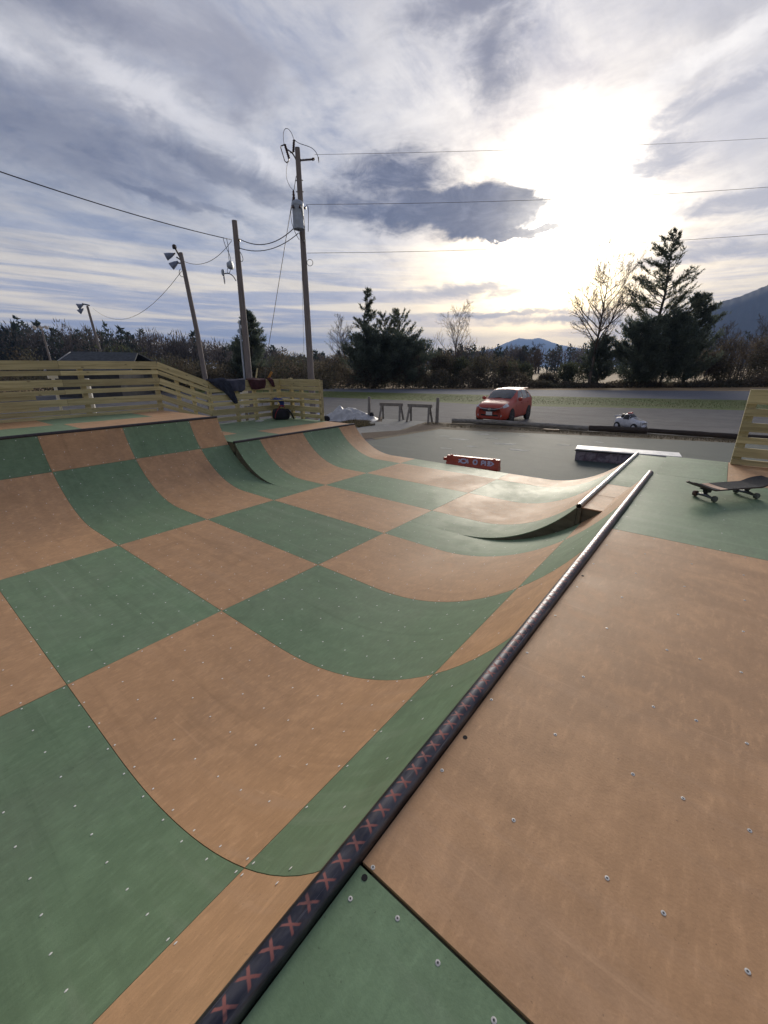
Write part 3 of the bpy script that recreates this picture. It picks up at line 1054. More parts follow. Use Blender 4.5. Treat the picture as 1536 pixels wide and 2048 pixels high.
def post(parent, x, y, z0, z1, s=(.089, .089), name='post'):
    o = MB().box((0, 0, 0), (s[0], s[1], z1 - z0)).build(name, PINE, parent)
    o.location = (x, y, (z0 + z1) / 2)
    return o


fence = thing('slat_fence', 'long pale wooden slat railing behind the left decks, with a sloped section in its middle', 'fence', (-7.45, 3, ZH))
fence.location = (0, 0, 0)
ROWS = [(1.13, .165), (.935, .09), (.76, .14), (.565, .09), (.375, .135), (.165, .09)]   # top edge above deck, board width
XF = -7.44
for zt, w in ROWS:
    zc = zt - w / 2
    for y0, y1 in ((-3.6, -.55), (-.545, 2.35), (2.355, 4.29)):
        slat(fence, (XF, y0, ZH + zc + rng.normal(0, .004)), (XF, y1, ZH + zc + rng.normal(0, .004)), w)
    # sloped section and the low section
    slat(fence, (XF, 4.295, ZH + zc), (XF, 5.52, ZLOW + zc), w * .97)
    slat(fence, (XF, 5.525, ZLOW + zc + rng.normal(0, .003)), (XF, 7.87, ZLOW + zc + rng.normal(0, .003)), w * 1.12)
    slat(fence, (XF + .03, 7.85, ZLOW + zc), (-5.66, 7.85, ZLOW + zc), w * 1.12)
slat(fence, (XF + .02, -3.5, ZH + .03), (XF + .02, 4.1, ZH + .03), .06, .03)
# extra boards closing the lower gaps at the near end
for z, w in ((.66, .10), (.47, .10), (.27, .11)):
    slat(fence, (XF - .012, -3.6, ZH + z - w / 2 + .02), (XF - .012, 1.85, ZH + z - w / 2 + .02), w)
for y, zz in ((-3.4, ZH), (-1.9, ZH), (-.55, ZH), (1.15, ZH), (2.72, ZH), (4.24, ZH)):
    post(fence, XF - .066, y, zz - .3, zz + 1.12)
for y in (4.72, 5.10):
    t = (y - 4.29) / 1.23
    post(fence, XF - .04, y, ZLOW - .1, ZH + 1.05 - t * (ZH - ZLOW), (.036, .089))
for y in (5.56, 6.35, 6.95, 7.55, 7.83):
    post(fence, XF - .066, y, ZLOW - .4, ZLOW + 1.10)
post(fence, -6.55, 7.85 + .066, ZLOW - .4, ZLOW + 1.14)
post(fence, -5.71, 7.85 + .066, ZLOW - .4, ZLOW + 1.12)
post(fence, -7.0, 7.85 + .066, ZLOW - .4, ZLOW + 1.17)

rail = thing('slat_fence', 'short pale wooden slat railing at the far end of the near deck, behind the skateboard', 'fence', (0, 0, 0))
for zt, zb in ((1.895, 1.735), (1.685, 1.600), (1.525, 1.425), (1.360, 1.290), (1.236, 1.130), (1.100, 1.036)):
    slat(rail, (3.487, 5.985, (zt + zb) / 2), (5.27, 5.985, (zt + zb) / 2), zt - zb)
for x in (3.532, 4.4, 5.22):
    post(rail, x, 5.985 + .064, ZD - .3, 1.885)
# ------------------------------------------------------------------ utility poles and wires
def catenary(a, b, sag, n=14):
    a, b = Vector(a), Vector(b)
    out = []
    for i in range(n + 1):
        t = i / n
        q = a.lerp(b, t)
        q.z -= sag * 4 * t * (1 - t)
        out.append(q)
    return out


def bezier(p0, p1, p2, p3, n=12):
    p0, p1, p2, p3 = map(Vector, (p0, p1, p2, p3))
    return [p0 * (1 - t) ** 3 + p1 * 3 * t * (1 - t) ** 2 + p2 * 3 * t * t * (1 - t) + p3 * t ** 3 for t in np.linspace(0, 1, n + 1)]


def wire(name, label, path, r, m=WIRE, group=None):
    o = MB().tube(path, r, 5).build(name, m, None, smooth='all')
    return tag(o, label, 'cable', group)


SIDE = Vector(RH)          # to the right as seen from the ramp
BACK = Vector(FH)
# tall transformer pole
PB = Vector((-12.62, 13.73, G))
up_b = thing('utility_pole', 'tallest wooden utility pole, with a grey transformer can and fuse gear at its top', 'utility pole', PB)
MB().tube([(0, 0, -.3), (0, 0, 4), (0.005, .005, 10.83)], [.165, .145, .105], 12).build('pole', POLE, up_b, smooth=True)
MB().lathe([(.02, 0), (.09, .01), (.103, .03)], (0.005, .005, 10.83), n=12).build('pole_cap', POLE, up_b, smooth=True)


def L(s, z, bk=0.0):
    """offset across the view direction / height / away, in the pole's own frame"""
    return SIDE * s + BACK * bk + Vector((0, 0, z))


tf = MB()
tf.lathe([(.20, 7.86), (.235, 7.88), (.235, 8.70), (.255, 8.71), (.255, 8.80), (.215, 8.86), (.10, 8.92)], L(-.06, 0, -.42), n=20)
tfo = tf.build('transformer', GALV, up_b, smooth=True)
b = MB()
for z in (8.05, 8.62):
    b.beam(L(0, z, -.10), L(-.03, z, -.22), .10, .06)
b.build('bracket', IRON, tfo)
b = MB()
c = L(-.19, 0, -.46)
b.lathe([(.045, 8.84), (.06, 8.90), (.04, 8.94), (.065, 8.99), (.04, 9.04), (.06, 9.09), (.04, 9.14), (.045, 9.2), (.015, 9.26)], c, n=10)
b.build('bushing', PORC, tfo, smooth=True)
b = MB()
for s in (-.2, .08):
    b.lathe([(.03, 8.55), (.05, 8.58), (.03, 8.66)], L(s, 0, -.68), n=8)
b.build('secondary_bushing', PORC, tfo)
# fused cut-out on its bracket
b = MB()
b.tube(bezier(L(-.03, 10.35), L(-.10, 10.5), L(-.14, 10.62), L(-.26, 10.72)), .028, 6)
b.tube([L(-.26, 10.72), L(-.40, 10.80)], .025, 6)
b.build('bracket_arm', IRON, up_b, smooth=True)
co = MB()
for k in range(8):
    q0 = L(-.50, 10.98).lerp(L(-.36, 10.50), k / 8)
    q1 = L(-.50, 10.98).lerp(L(-.36, 10.50), (k + 1) / 8)
    co.tube([q0, q0.lerp(q1, .5), q1], [.035, .062, .035], 8)
co.tube([L(-.50, 10.98), L(-.66, 10.92), L(-.68, 10.86)], .022, 6)
co.tube([L(-.68, 10.88), L(-.55, 10.42), L(-.47, 10.36)], .020, 6)
co.tube([L(-.36, 10.50), L(-.40, 10.40), L(-.50, 10.36)], .022, 6)
co.build('fuse_cutout', PORC, up_b, smooth=True)
ar = MB()
for k in range(7):
    q0 = L(-.17, 10.72).lerp(L(-.11, 11.12), k / 7)
    q1 = L(-.17, 10.72).lerp(L(-.11, 11.12), (k + 1) / 7)
    ar.tube([q0, q0.lerp(q1, .5), q1], [.036, .058, .036], 8)
ar.tube([L(-.30, 10.70), L(-.17, 10.70)], .02, 6)
ar.build('surge_arrester', PORC, up_b, smooth=True)
ins = MB()
n_ = 9
for k in range(n_):
    q0, q1 = L(.10, 10.44).lerp(L(.62, 10.47), k / n_), L(.10, 10.44).lerp(L(.62, 10.47), (k + 1) / n_)
    ins.tube([q0, q0.lerp(q1, .4), q1], [.022, .052, .022], 8)
ins.tube([L(.60, 10.47), L(.70, 10.49)], [.06, .045], 8)
ins.build('strain_insulator', PORC, up_b, smooth=True)
MB().tube(bezier(L(-.53, 10.98), L(-.62, 11.7), L(-.22, 11.6), L(-.12, 11.14), 14), .011, 5).build('jumper_wire', WIRE, up_b, smooth='all')
MB().tube(bezier(L(-.10, 11.14), L(.15, 10.85), L(.75, 11.05), L(.86, 10.48), 16), .012, 5).build('jumper_wire', WIRE, up_b, smooth='all')
MB().tube([L(.855, 10.54), L(.87, 10.36)], [.03, .015], 6).build('wire_clamp', IRON, up_b)
MB().tube(bezier(L(-.42, 10.40), L(-.62, 9.9), L(-.50, 9.6), L(-.19, 9.25, -.45), 16), .010, 5).build('jumper_wire', ALU, up_b, smooth='all')
for (a, c1, c2, e) in ((L(-.25, 8.66, -.6), L(-.45, 8.3, -.6), L(-.3, 7.8, -.5), L(-.12, 7.55, -.2)), (L(.1, 8.6, -.6), L(.25, 8.2, -.5), L(.2, 7.7, -.4), L(.05, 7.45, -.15)),
                       (L(.16, 8.75, 0), L(.42, 9.15, 0), L(.30, 8.4, 0), L(.26, 7.9, 0)), (L(-.1, 7.9, -.45), L(.02, 7.4, -.5), L(.1, 7.5, -.3), L(.12, 7.42, -.1))):
    MB().tube(bezier(a, c1, c2, e), .013, 5).build('cable_loop', WIRE, up_b, smooth='all')
MB().lathe([(.05, 0), (.06, .02), (.03, .05), (.06, .08), (.05, .1)], L(.13, 8.77), axis=SIDE, n=8).build('spool_insulator', PORC, up_b)
b = MB()
ring = [L(.26 + .13 * math.cos(a), 6.72 + .13 * math.sin(a)) for a in np.linspace(0, 2 * PI, 15)]
b.tube(ring, .012, 5, cap=False)
b.build('cable_coil', WIRE, up_b, smooth='all')
for z in (9.75, 9.35):
    MB().beam(L(-.16, z), L(.16, z), .03, .03).build('bolt', IRON, up_b)

# shorter pole with meter gear and a street-lamp arm
PA = Vector((-15.42, 12.11, G))
up_a = thing('utility_pole', 'wooden utility pole with a small lamp arm and looped cables, left of the transformer pole', 'utility pole', PA)
MB().tube([(0, 0, -.3), (.05, .05, 4), (.10, .09, 8.47)], [.165, .15, .115], 12).build('pole', POLE, up_a, smooth=True)
MB().tube([L(-.19, -.1, -.08), L(-.15, 3.0, -.08), L(-.115, 4.4, -.08)], .045, 8).build('conduit', GALV, up_a, smooth=True)
b = MB()
b.lathe([(.10, 0), (.17, .03), (.17, .16), (.12, .26)], L(-.12, 6.72, -.05), axis=-SIDE, n=14)
b.build('meter_head', GALV, up_a, smooth=True)
MB().tube(bezier(L(-.08, 6.1), L(-.25, 6.45), L(-.4, 6.42), L(-.62, 6.40)), .022, 6).build('lamp_arm', IRON, up_a, smooth=True)
b = MB()
b.lathe([(.03, .12), (.07, .08), (.075, -.06), (.05, -.14), (.02, -.16)], L(-.64, 6.46), n=10)
b.build('lamp_head', GALV, up_a, smooth=True)
MB().lathe([(.035, 0), (.04, -.2), (.015, -.33)], L(-.62, 6.30), n=8).build('lamp_bulb', WHITE, up_a, smooth=True)
for k, (a, c1, c2, e) in enumerate(((L(-.45, 7.8), L(-.4, 7.3), L(-.15, 7.2), L(-.25, 6.85)), (L(-.3, 7.78), L(-.2, 7.2), L(-.4, 6.9), L(-.2, 6.8)),
                                    (L(.28, 7.72), L(.2, 7.5), L(.3, 7.4), L(.2, 7.35)), (L(.16, 7.35), L(.35, 7.2), L(.42, 6.8), L(.22, 6.9)),
                                    (L(-.25, 6.75), L(-.55, 6.6), L(-.45, 6.2), L(-.28, 6.55)))):
    MB().tube(bezier(a, c1, c2, e), .013, 5).build('cable_loop', WIRE, up_a, smooth='all')
MB().lathe([(.05, 0), (.06, .03), (.03, .06), (.06, .09), (.05, .12)], L(.18, 7.72), axis=SIDE, n=8).build('spool_insulator', PORC, up_a)

# spans
B_ = lambda s, z, k=0: PB + L(s, z, k)
A_ = lambda s, z, k=0: PA + L(s, z, k)
for zt, s0, z1, e, lab in ((10.63, .70, 12.95, (2.9, 31.5), 'highest thin power line running right from the transformer pole'),
                           (8.90, .22, 10.66, (3.5, 30.1), 'middle power line running right from beside the transformer can'),
                           (7.09, .16, 8.36, (4.0, 28.6), 'lowest power line running right from below the transformer can')):
    a = B_(s0, zt - G - .14 + .0)
    d = Vector((e[0], e[1], z1))
    e2 = a + (d - a) * 1.6
    wire('power_line', lab, catenary(a, e2, .45 if zt < 10 else .25, 18), .007 if zt > 10 else .009, ALU, 'power lines leaving the transformer pole')
wire('service_cable', 'thick cable running from the lamp-arm pole off the left edge of the sky', catenary(A_(-.08, 7.74), (-13.6, 1.0, 7.6), .20, 18), .017)
wire('service_cable', 'upper sagging cable between the two utility poles', catenary(A_(.28, 7.76), B_(-.16, 8.0, -.45), .42, 14), .019, group='sagging cables between the two utility poles')
wire('service_cable', 'lower sagging cable between the two utility poles', catenary(A_(.20, 7.42), B_(-.10, 7.74, -.4), .34, 14), .017, group='sagging cables between the two utility poles')
PC = Vector((-19.40, 12.11, G))
PDp = Vector((-50.6, 17.8, G))
wire('lighting_cable', 'thin drooping cable from the lamp-arm pole to the floodlight pole', catenary(A_(-.08, 7.70), PC + L(-.35, 7.45), .45), .012, ALU)
wire('lighting_cable', 'faint cable dropping left from the floodlight pole to the far one', catenary(PC + L(-.5, 7.0), PDp + L(0, 8.3), 1.6), .013, ALU)
gA = (-24.0, 18.2, G)
wire('guy_wire', 'thick guy wire slanting down left from the transformer pole', [B_(-.11, 9.9), Vector((-17.4, 14.8, 2.8)), Vector((-18.9, 15.2, -.1))], .016, ALU, 'guy wires of the transformer pole')
wire('guy_wire', 'thin guy wire slanting down from below the transformer can', [B_(-.1, 6.95), Vector((-17.0, 17.0, -.1))], .008, ALU, 'guy wires of the transformer pole')

# ------------------------------------------------------------------ floodlight poles
def flood(parent, base, aim, r=.175, ln=.34):
    """conical enamel shade, wide end along aim"""
    b = MB()
    b.lathe([(.05, -.10), (.075, 0), (.10, .03), (r, ln), (r * .97, ln), (.09, .06), (.02, .05)], base, axis=aim, n=14)
    o = b.build('floodlight', LAMPGREY, parent, smooth=True)
    MB().lathe([(.02, .05), (.06, .12), (.085, .22), (.05, .30), (.0, .31)], base, axis=aim, n=10).build('bulb', WHITE, o, smooth=True)
    return o


lc = thing('floodlight_pole', 'nearest floodlight pole, two blue-grey conical lamps at its top, left of the lamp-arm pole', 'light pole', PC)
MB().tube([(0, 0, -.3), L(-.15, 4, 0), L(-.42, 7.82, 0)], [.135, .12, .10], 10).build('pole', POLE, lc, smooth=True)
b = MB()
b.beam(L(-.45, 7.55), L(-.66, 8.02), .07, .07, upv=BACK)
b.lathe([(.08, 0), (.11, .05), (.10, .16), (.05, .2)], L(-.69, 7.98), n=8)
b.build('lamp_bracket', IRON, lc)
b = MB()
b.beam(L(-.70, 7.80), L(-.86, 7.72), .05, .05, upv=BACK)
b.beam(L(-.42, 7.35), L(-.68, 7.36), .05, .05, upv=BACK)
b.beam(L(-.46, 7.50), L(-.66, 7.62), .06, .06, upv=BACK)
b.build('lamp_bracket', IRON, lc)
flood(lc, L(-.86, 7.74), (-SIDE * .85 + Vector((0, 0, -.35)) - BACK * .25).normalized())
flood(lc, L(-.70, 7.38), (-SIDE * .72 + Vector((0, 0, -.55)) - BACK * .3).normalized())
MB().tube(bezier(L(-.55, 7.1), L(-.75, 6.9), L(-.6, 6.7), L(-.42, 6.75)), .014, 5).build('cable_loop', WIRE, lc)
ld = thing('floodlight_pole', 'middle floodlight pole, dark and slim, rising behind the house roof', 'light pole', PDp)
MB().tube([(0, 0, -.2), L(-.3, 5), L(-.55, 8.55)], [.16, .14, .11], 8).build('pole', POLE, ld, smooth=True)
MB().beam(L(-.3, 8.6), L(-1.0, 8.75), .12, .12, upv=BACK).build('cross_arm', IRON, ld)
flood(ld, L(-1.0, 8.65), (-SIDE * .8 + Vector((0, 0, -.35)) - BACK * .3).normalized(), .3, .5)
flood(ld, L(-1.1, 8.25), (-SIDE * .7 + Vector((0, 0, -.6)) - BACK * .3).normalized(), .26, .5)
le = thing('floodlight_pole', 'farthest floodlight pole at the left, its white lamps against the wooded hill', 'light pole', (-75.8, 19.3, G))
MB().tube([(0, 0, -.2), L(-.1, 4), L(-.2, 7.9)], [.15, .13, .11], 8).build('pole', POLE, le, smooth=True)
MB().beam(L(-1.0, 8.0), L(.9, 8.1), .12, .12, upv=BACK).build('cross_arm', POLE, le)
for s in (-.9, 0, .8):
    b = MB().lathe([(.08, 0), (.28, .22), (.28, .30), (.05, .31)], L(s, 8.05, -.1), axis=(-BACK + Vector((0, 0, -.4))).normalized(), n=10)
    b.build('floodlight', WHITE, le, smooth=True)

# ------------------------------------------------------------------ house behind the rail
M_ROOF = mat('dark_shingle', (0.052, 0.062, 0.075), (0.036, 0.043, 0.052), 0.9, 3)
M_WALLH = mat('dark_siding', (0.050, 0.050, 0.054), (0.038, 0.038, 0.042), 0.8, 2)
M_TRIM = mat('white_trim', (0.6, 0.6, 0.6), None, 0.6)
hs = thing('house', 'low house whose dark shingle roof with a pale gable edge shows above the left railing', 'house', (0, 0, 0))
ra, rb = Vector((-43.56, 13.19, 3.55)), Vector((-39.3, 16.64, 3.42))
rd = (rb - ra).normalized()
rd.z = 0
rn = Vector((rd.y, -rd.x, 0))        # towards the ramp
for sgn in (1, -1):
    e = rn * (sgn * 3.6) + Vector((0, 0, -1.55))
    ea = rd * (.2)
    e2 = rd * 1.3
    P = [[ra - ea, ra.lerp(rb, .5), rb + ea], [ra - ea + e, ra.lerp(rb, .5) + e, rb + e2 + e]]
    if sgn > 0:
        P = P[::-1]
    b = MB().slab([[tuple(q) for q in r] for r in P], .12)
    b.build('roof', M_ROOF, hs)
    MB().beam(ra - ea * 2 + Vector((0, 0, -.02)), ra - ea * 2 + e + Vector((0, 0, -.02)), .06, .22).build('gable_trim', M_TRIM, hs)
b = MB()
w = 3.2
q = [ra + rn * w, ra - rn * w, rb - rn * w, rb + rn * w]
b.add([(p.x, p.y, G) for p in q] + [(p.x, p.y, 2.05) for p in q], [(0, 1, 5, 4), (1, 2, 6, 5), (2, 3, 7, 6), (3, 0, 4, 7)])
b.add([ra + rn * w + Vector((0, 0, -1.5)), ra - rn * w + Vector((0, 0, -1.5)), ra + Vector((0, 0, -.14))], [(0, 1, 2)])
b.build('wall', M_WALLH, hs)
for s in (-1.2, 1.2):
    fr = MB().beam(ra + rn * s - rd * .03 + Vector((0, 0, -2.6)), ra + rn * s - rd * .03 + Vector((0, 0, -1.5)), .9, .06, upv=rd).build('window', M_TRIM, hs)
    MB().beam(ra + rn * s - rd * .07 + Vector((0, 0, -2.5)), ra + rn * s - rd * .07 + Vector((0, 0, -1.6)), .76, .03, upv=rd).build('pane', GLASS, fr)

# white pipe and meter boxes just behind the railing
for (y, z0, z1, nm, lab, cat, dx, w) in ((2.93, G, 1.95, 'white_post', 'white pipe standing upright behind the long left railing, seen through its gaps', 'pipe', -.5, .06),):
    o = MB().tube([(XF + dx, y, z0), (XF + dx, y, z1)], w, 10).build(nm, WHITE, None, smooth=True)
    tag(o, lab, cat)
o = MB().box((XF - .35, 2.30, 2.03), (.06, .17, .13)).box((XF - .36, 2.30, .9), (.05, .05, 2.14)).build('small_sign', WHITE)
tag(o, 'small white sign on a stake behind the left railing, just under its top board', 'sign')
bx = thing('meter_box', 'white utility box behind the low railing under the maroon cloth', 'utility box', (XF - .55, 6.93, 0))
MB().box((0, 0, 1.30), (.12, .20, .46)).build('box', WHITE, bx)
MB().box((0, 0, .46), (.06, .06, 1.22)).build('stake', OLD, bx)

# ------------------------------------------------------------------ things left on the left platform
def cloth_material(name, c, c2, rough=.9):
    return mat(name, c, c2, rough, 9, bump=0.6, bscale=60)


NAVY = cloth_material('navy_cloth', (0.022, 0.030, 0.055), (0.012, 0.016, 0.032))
NAVY2 = cloth_material('dusty_blue_cloth', (0.055, 0.060, 0.095), (0.035, 0.04, 0.065))
MAROON = cloth_material('maroon_cloth', (0.055, 0.012, 0.020), (0.032, 0.008, 0.013))
ORANGE = cloth_material('ochre_strip', (0.42, 0.20, 0.045), (0.30, 0.14, 0.03))
BLUE = cloth_material('bright_blue_cloth', (0.03, 0.07, 0.30), (0.02, 0.045, 0.2))
BLACKC = cloth_material('black_nylon', (0.010, 0.011, 0.016), (0.018, 0.018, 0.026))
REDC = cloth_material('red_piping', (0.30, 0.03, 0.04), (0.2, 0.02, 0.03))


def drape(outline_rows, thick=.012, fold=.018, seed=0):
    """hanging cloth: rows of (y0, y1, z) from the rail down, folds across"""
    r = np.random.default_rng(seed)
    ph = r.uniform(0, 6, 3)
    rows = []
    nr = len(outline_rows)
    for i, (y0, y1, z, xo) in enumerate(outline_rows):
        row = []
        for j in range(13):
            t = j / 12
            y = y0 + (y1 - y0) * t
            f = fold * (i / max(1, nr - 1)) ** .6
            x = xo + f * (math.sin(9 * t + ph[0] + .4 * i) + .6 * math.sin(17 * t + ph[1] - .6 * i))
            row.append((x, y, z + .012 * math.sin(6 * t + ph[2] + i)))
        rows.append(row)
    return MB().slab(rows[::-1], thick)


XR = XF + .028
jk = thing('jacket', 'navy blue jacket slung over the low left railing with one sleeve hanging down', 'jacket', (0, 0, 0))
zt = ZLOW + 1.145
drape([(5.52, 6.55, zt - .33, XF - .06), (5.5, 6.6, zt, XF - .04), (5.48, 6.62, zt + .022, XF), (5.50, 6.62, zt - .01, XR + .02), (5.62, 6.60, zt - .12, XR + .035), (5.85, 6.58, zt - .26, XR + .03), (5.98, 6.50, zt - .30, XR + .03)], .014, .02, 3).build('body', NAVY2, jk, smooth=True)
drape([(5.50, 5.98, zt + .035, XR + .0), (5.55, 6.05, zt - .02, XR + .055), (5.78, 6.14, zt - .16, XR + .06), (5.94, 6.20, zt - .34, XR + .055), (6.06, 6.26, zt - .50, XR + .05), (6.15, 6.27, zt - .62, XR + .05)], .03, .015, 5).build('sleeve', NAVY, jk, smooth=True)
mc = thing('maroon_cloth', 'dark maroon cloth hanging over the low railing beneath the lamp-arm pole', 'cloth', (0, 0, 0))
drape([(6.72, 7.28, zt - .2, XF - .05), (6.70, 7.30, zt + .024, XF), (6.71, 7.29, zt - .02, XR + .03), (6.75, 7.27, zt - .16, XR + .035), (6.80, 7.22, zt - .27, XR + .03)], .02, .012, 7).build('fabric', MAROON, mc, smooth=True)
o = MB().beam((XF - .02, 7.02, zt + .0), (XF - .03, 7.12, zt + .30), .025, .035).build('wood_stake', PINE)
tag(o, 'short pale stake standing up behind the maroon cloth on the railing', 'stake')
gl_ = thing('glove', 'small maroon cloth with an ochre strip, draped right of the larger maroon cloth', 'cloth', (0, 0, 0))
drape([(7.38, 7.52, zt + .024, XF), (7.39, 7.56, zt - .02, XR + .03), (7.46, 7.58, zt - .13, XR + .035), (7.52, 7.59, zt - .22, XR + .03)], .02, .006, 9).build('fabric', MAROON, gl_, smooth=True)
MB().beam((XF + .01, 7.44, zt + .02), (XF + .03, 7.57, zt + .20), .012, .07).build('strip', ORANGE, gl_)
# corner shelf with blue cloth
o = MB()
o.add([(XF + .02, 7.00, 1.262), (XF + .32, 7.35, 1.262), (-6.35, 7.815, 1.262), (XF + .02, 7.815, 1.262), (XF + .02, 7.00, 1.235), (XF + .32, 7.35, 1.235), (-6.35, 7.815, 1.235), (XF + .02, 7.815, 1.235)],
      [(0, 1, 2, 3), (7, 6, 5, 4), (0, 4, 5, 1), (1, 5, 6, 2), (2, 6, 7, 3), (3, 7, 4, 0)])
tag(o.build('corner_shelf', PINE), 'pale board shelf fitted across the far corner of the low railing', 'shelf')
o = drape([(7.36, 7.62, 1.272, XF + .12), (7.40, 7.64, 1.272, XF + .36), (7.44, 7.62, 1.17, XF + .42), (7.46, 7.60, 1.06, XF + .42)], .018, .02, 11).build('blue_cloth', BLUE, None, smooth=True)
tag(o, 'bright blue cloth hanging off the corner shelf above the backpack', 'cloth')
# backpack
bp_ = thing('backpack', 'black backpack with red piping slumped in the corner of the low left deck', 'backpack', (-6.93, 7.42, ZLOW), R(-35))


def soft_body(sz, seed, lump=.10, n=14, m_=10):
    rows = []
    r = np.random.default_rng(seed)
    ph = r.uniform(0, 6, 4)
    for i in range(m_ + 1):
        t = i / m_
        ph_z = -PI / 2 + PI * t
        row = []
        for j in range(n):
            a = 2 * PI * j / n
            ca_, sa_ = math.cos(a), math.sin(a)
            k = abs(math.cos(ph_z)) ** .45
            e = lambda q: math.copysign(abs(q) ** .6, q)
            w = 1 + lump * math.sin(3 * a + ph[0] + 3 * t) + lump * .6 * math.sin(5 * a + ph[1] - 4 * t)
            zz = math.copysign(abs(math.sin(ph_z)) ** .7, math.sin(ph_z)) * .5 + .5
            row.append((sz[0] * .5 * k * e(ca_) * w, sz[1] * .5 * k * e(sa_) * w, sz[2] * zz * (1 + .08 * math.sin(2 * a + ph[2]))))
        rows.append(row)
    return MB().grid(rows, closed=True)


soft_body((.27, .52, .30), 4).build('bag', BLACKC, bp_, smooth='all')
MB().tube(bezier((.14, -.2, .06), (.20, -.18, .2), (.17, -.12, .30), (.05, -.05, .34)), .012, 6).build('piping', REDC, bp_, smooth='all')
MB().tube(bezier((.12, .16, .3), (.22, .2, .34), (.3, .3, .15), (.2, .34, .03)), .022, 6).build('strap', BLACKC, bp_, smooth='all')
MB().tube(bezier((-.02, -.05, .33), (.0, -.02, .43), (.02, .08, .43), (.0, .1, .33)), .014, 6).build('strap', REDC, bp_, smooth='all')
pb = thing('notebook', 'small white notebook lying flat on the low left deck', 'notebook', (-7.08, 6.74, ZLOW), R(25))
MB().box((0, 0, .014), (.15, .21, .022)).build('pages', WHITE, pb)
MB().box((0, 0, .0275), (.155, .215, .004)).build('cover', mat('pale_grey_cover', (.5, .52, .56), None, .5), pb)

# ------------------------------------------------------------------ skateboard on the near deck
M_GRIP = mat('grip_tape', (0.020, 0.023, 0.032), (0.032, 0.035, 0.046), 0.95, 40, bump=0.8, bscale=900)
M_DECKW = mat('maple_stripe', (0.45, 0.26, 0.17), (0.36, 0.20, 0.13), 0.6, 12, stretch=(1, 6, 1))
M_PLYE = mat('board_edge', (0.07, 0.045, 0.04), (0.04, 0.028, 0.026), 0.6, 14)
M_TRUCK = mat('dull_truck_metal', (0.10, 0.11, 0.12), (0.16, 0.17, 0.18), 0.4, 30, metal=0.6)
M_TRUCKD = mat('dark_truck_base', (0.028, 0.024, 0.032), None, 0.5)
M_WHEEL = mat('worn_urethane', (0.11, 0.125, 0.105), (0.075, 0.085, 0.075), 0.6, 40)
M_WHEELR = mat('rusty_urethane', (0.13, 0.07, 0.055), (0.085, 0.05, 0.04), 0.6, 40)
sk = thing('skateboard', 'worn skateboard with black grip tape and a bare pinkish stripe, standing on the near deck', 'skateboard', (3.462, 4.26, ZD), R(50))
LEN, WID = .81, .205


def board_h(u):
    """height of the board's top along its length"""
    kick = lambda d: .0 if d <= 0 else .060 * (d / .165) ** 1.35
    return .108 + kick(abs(u) - .24)


def board_w(u):
    a = abs(u)
    if a < .29:
        return WID / 2
    t = (a - .29) / (LEN / 2 - .29)
    return WID / 2 * math.sqrt(max(0, 1 - t ** 2.3))


us = np.concatenate([np.linspace(-LEN / 2 + .004, -.24, 14), np.linspace(-.2, .2, 9), np.linspace(.24, LEN / 2 - .004, 14)])


def board_rows(u0, u1, skew, off, inset=0.0):
    rows = []
    uu = [u for u in us if u0 < u < u1]
    uu = [u0] + uu + [u1] if u0 > us[0] or u1 < us[-1] else list(us)
    for u in uu:
        row = []
        w = max(.002, board_w(max(-LEN / 2 + .001, min(LEN / 2 - .001, u))) - inset)
        for v in np.linspace(-1, 1, 9):
            y = v * w
            uu_ = u + skew * y * (1 if u in (u0, u1) else 0)
            row.append((uu_, y, board_h(uu_) + .004 * (y / w) ** 2 * 1.0 + off))
        rows.append(row)
    return rows


MB().slab(board_rows(us[0], us[-1], 0, 0), .011).build('board', M_PLYE, sk, smooth=True)
MB().slab(board_rows(-LEN / 2 + .010, -.190, .10, .0016, .002), .0012).build('grip_tape', M_GRIP, sk, smooth=True)
MB().slab(board_rows(-.107, LEN / 2 - .010, .10, .0016, .002), .0012).build('grip_tape', M_GRIP, sk, smooth=True)
MB().slab(board_rows(-.187, -.110, .10, .0014, .002), .001).build('bare_stripe', M_DECKW, sk, smooth=True)
for s in (-1, 1):
    tx = s * .225
    tr = MB()
    tr.box((tx, 0, .094), (.085, .056, .008))
    tr.box((tx - s * .012, 0, .076), (.042, .036, .03), taper=1.3)
    tr.tube([(tx + s * .02, 0, .080), (tx - s * .005, 0, .050)], [.012, .016], 8)
    tro = tr.build('truck', M_TRUCKD, sk)
    MB().tube([(tx, -.105, .0275), (tx, -.07, .0275), (tx, -.02, .036), (tx, .02, .036), (tx, .07, .0275), (tx, .105, .0275)], [.005, .010, .015, .015, .010, .005], 8).build('axle', M_TRUCK, tro, smooth=True)
    for q in (-1, 1):
        pr = [(.006, -.016), (.019, -.017), (.026, -.011), (.0272, 0), (.026, .011), (.019, .017), (.008, .015)]
        MB().lathe(pr, (tx, q * .092, .0275), axis=(0, 1, 0), n=18).build('wheel', M_WHEELR if (s < 0 and q > 0) else M_WHEEL, tro, smooth=True)

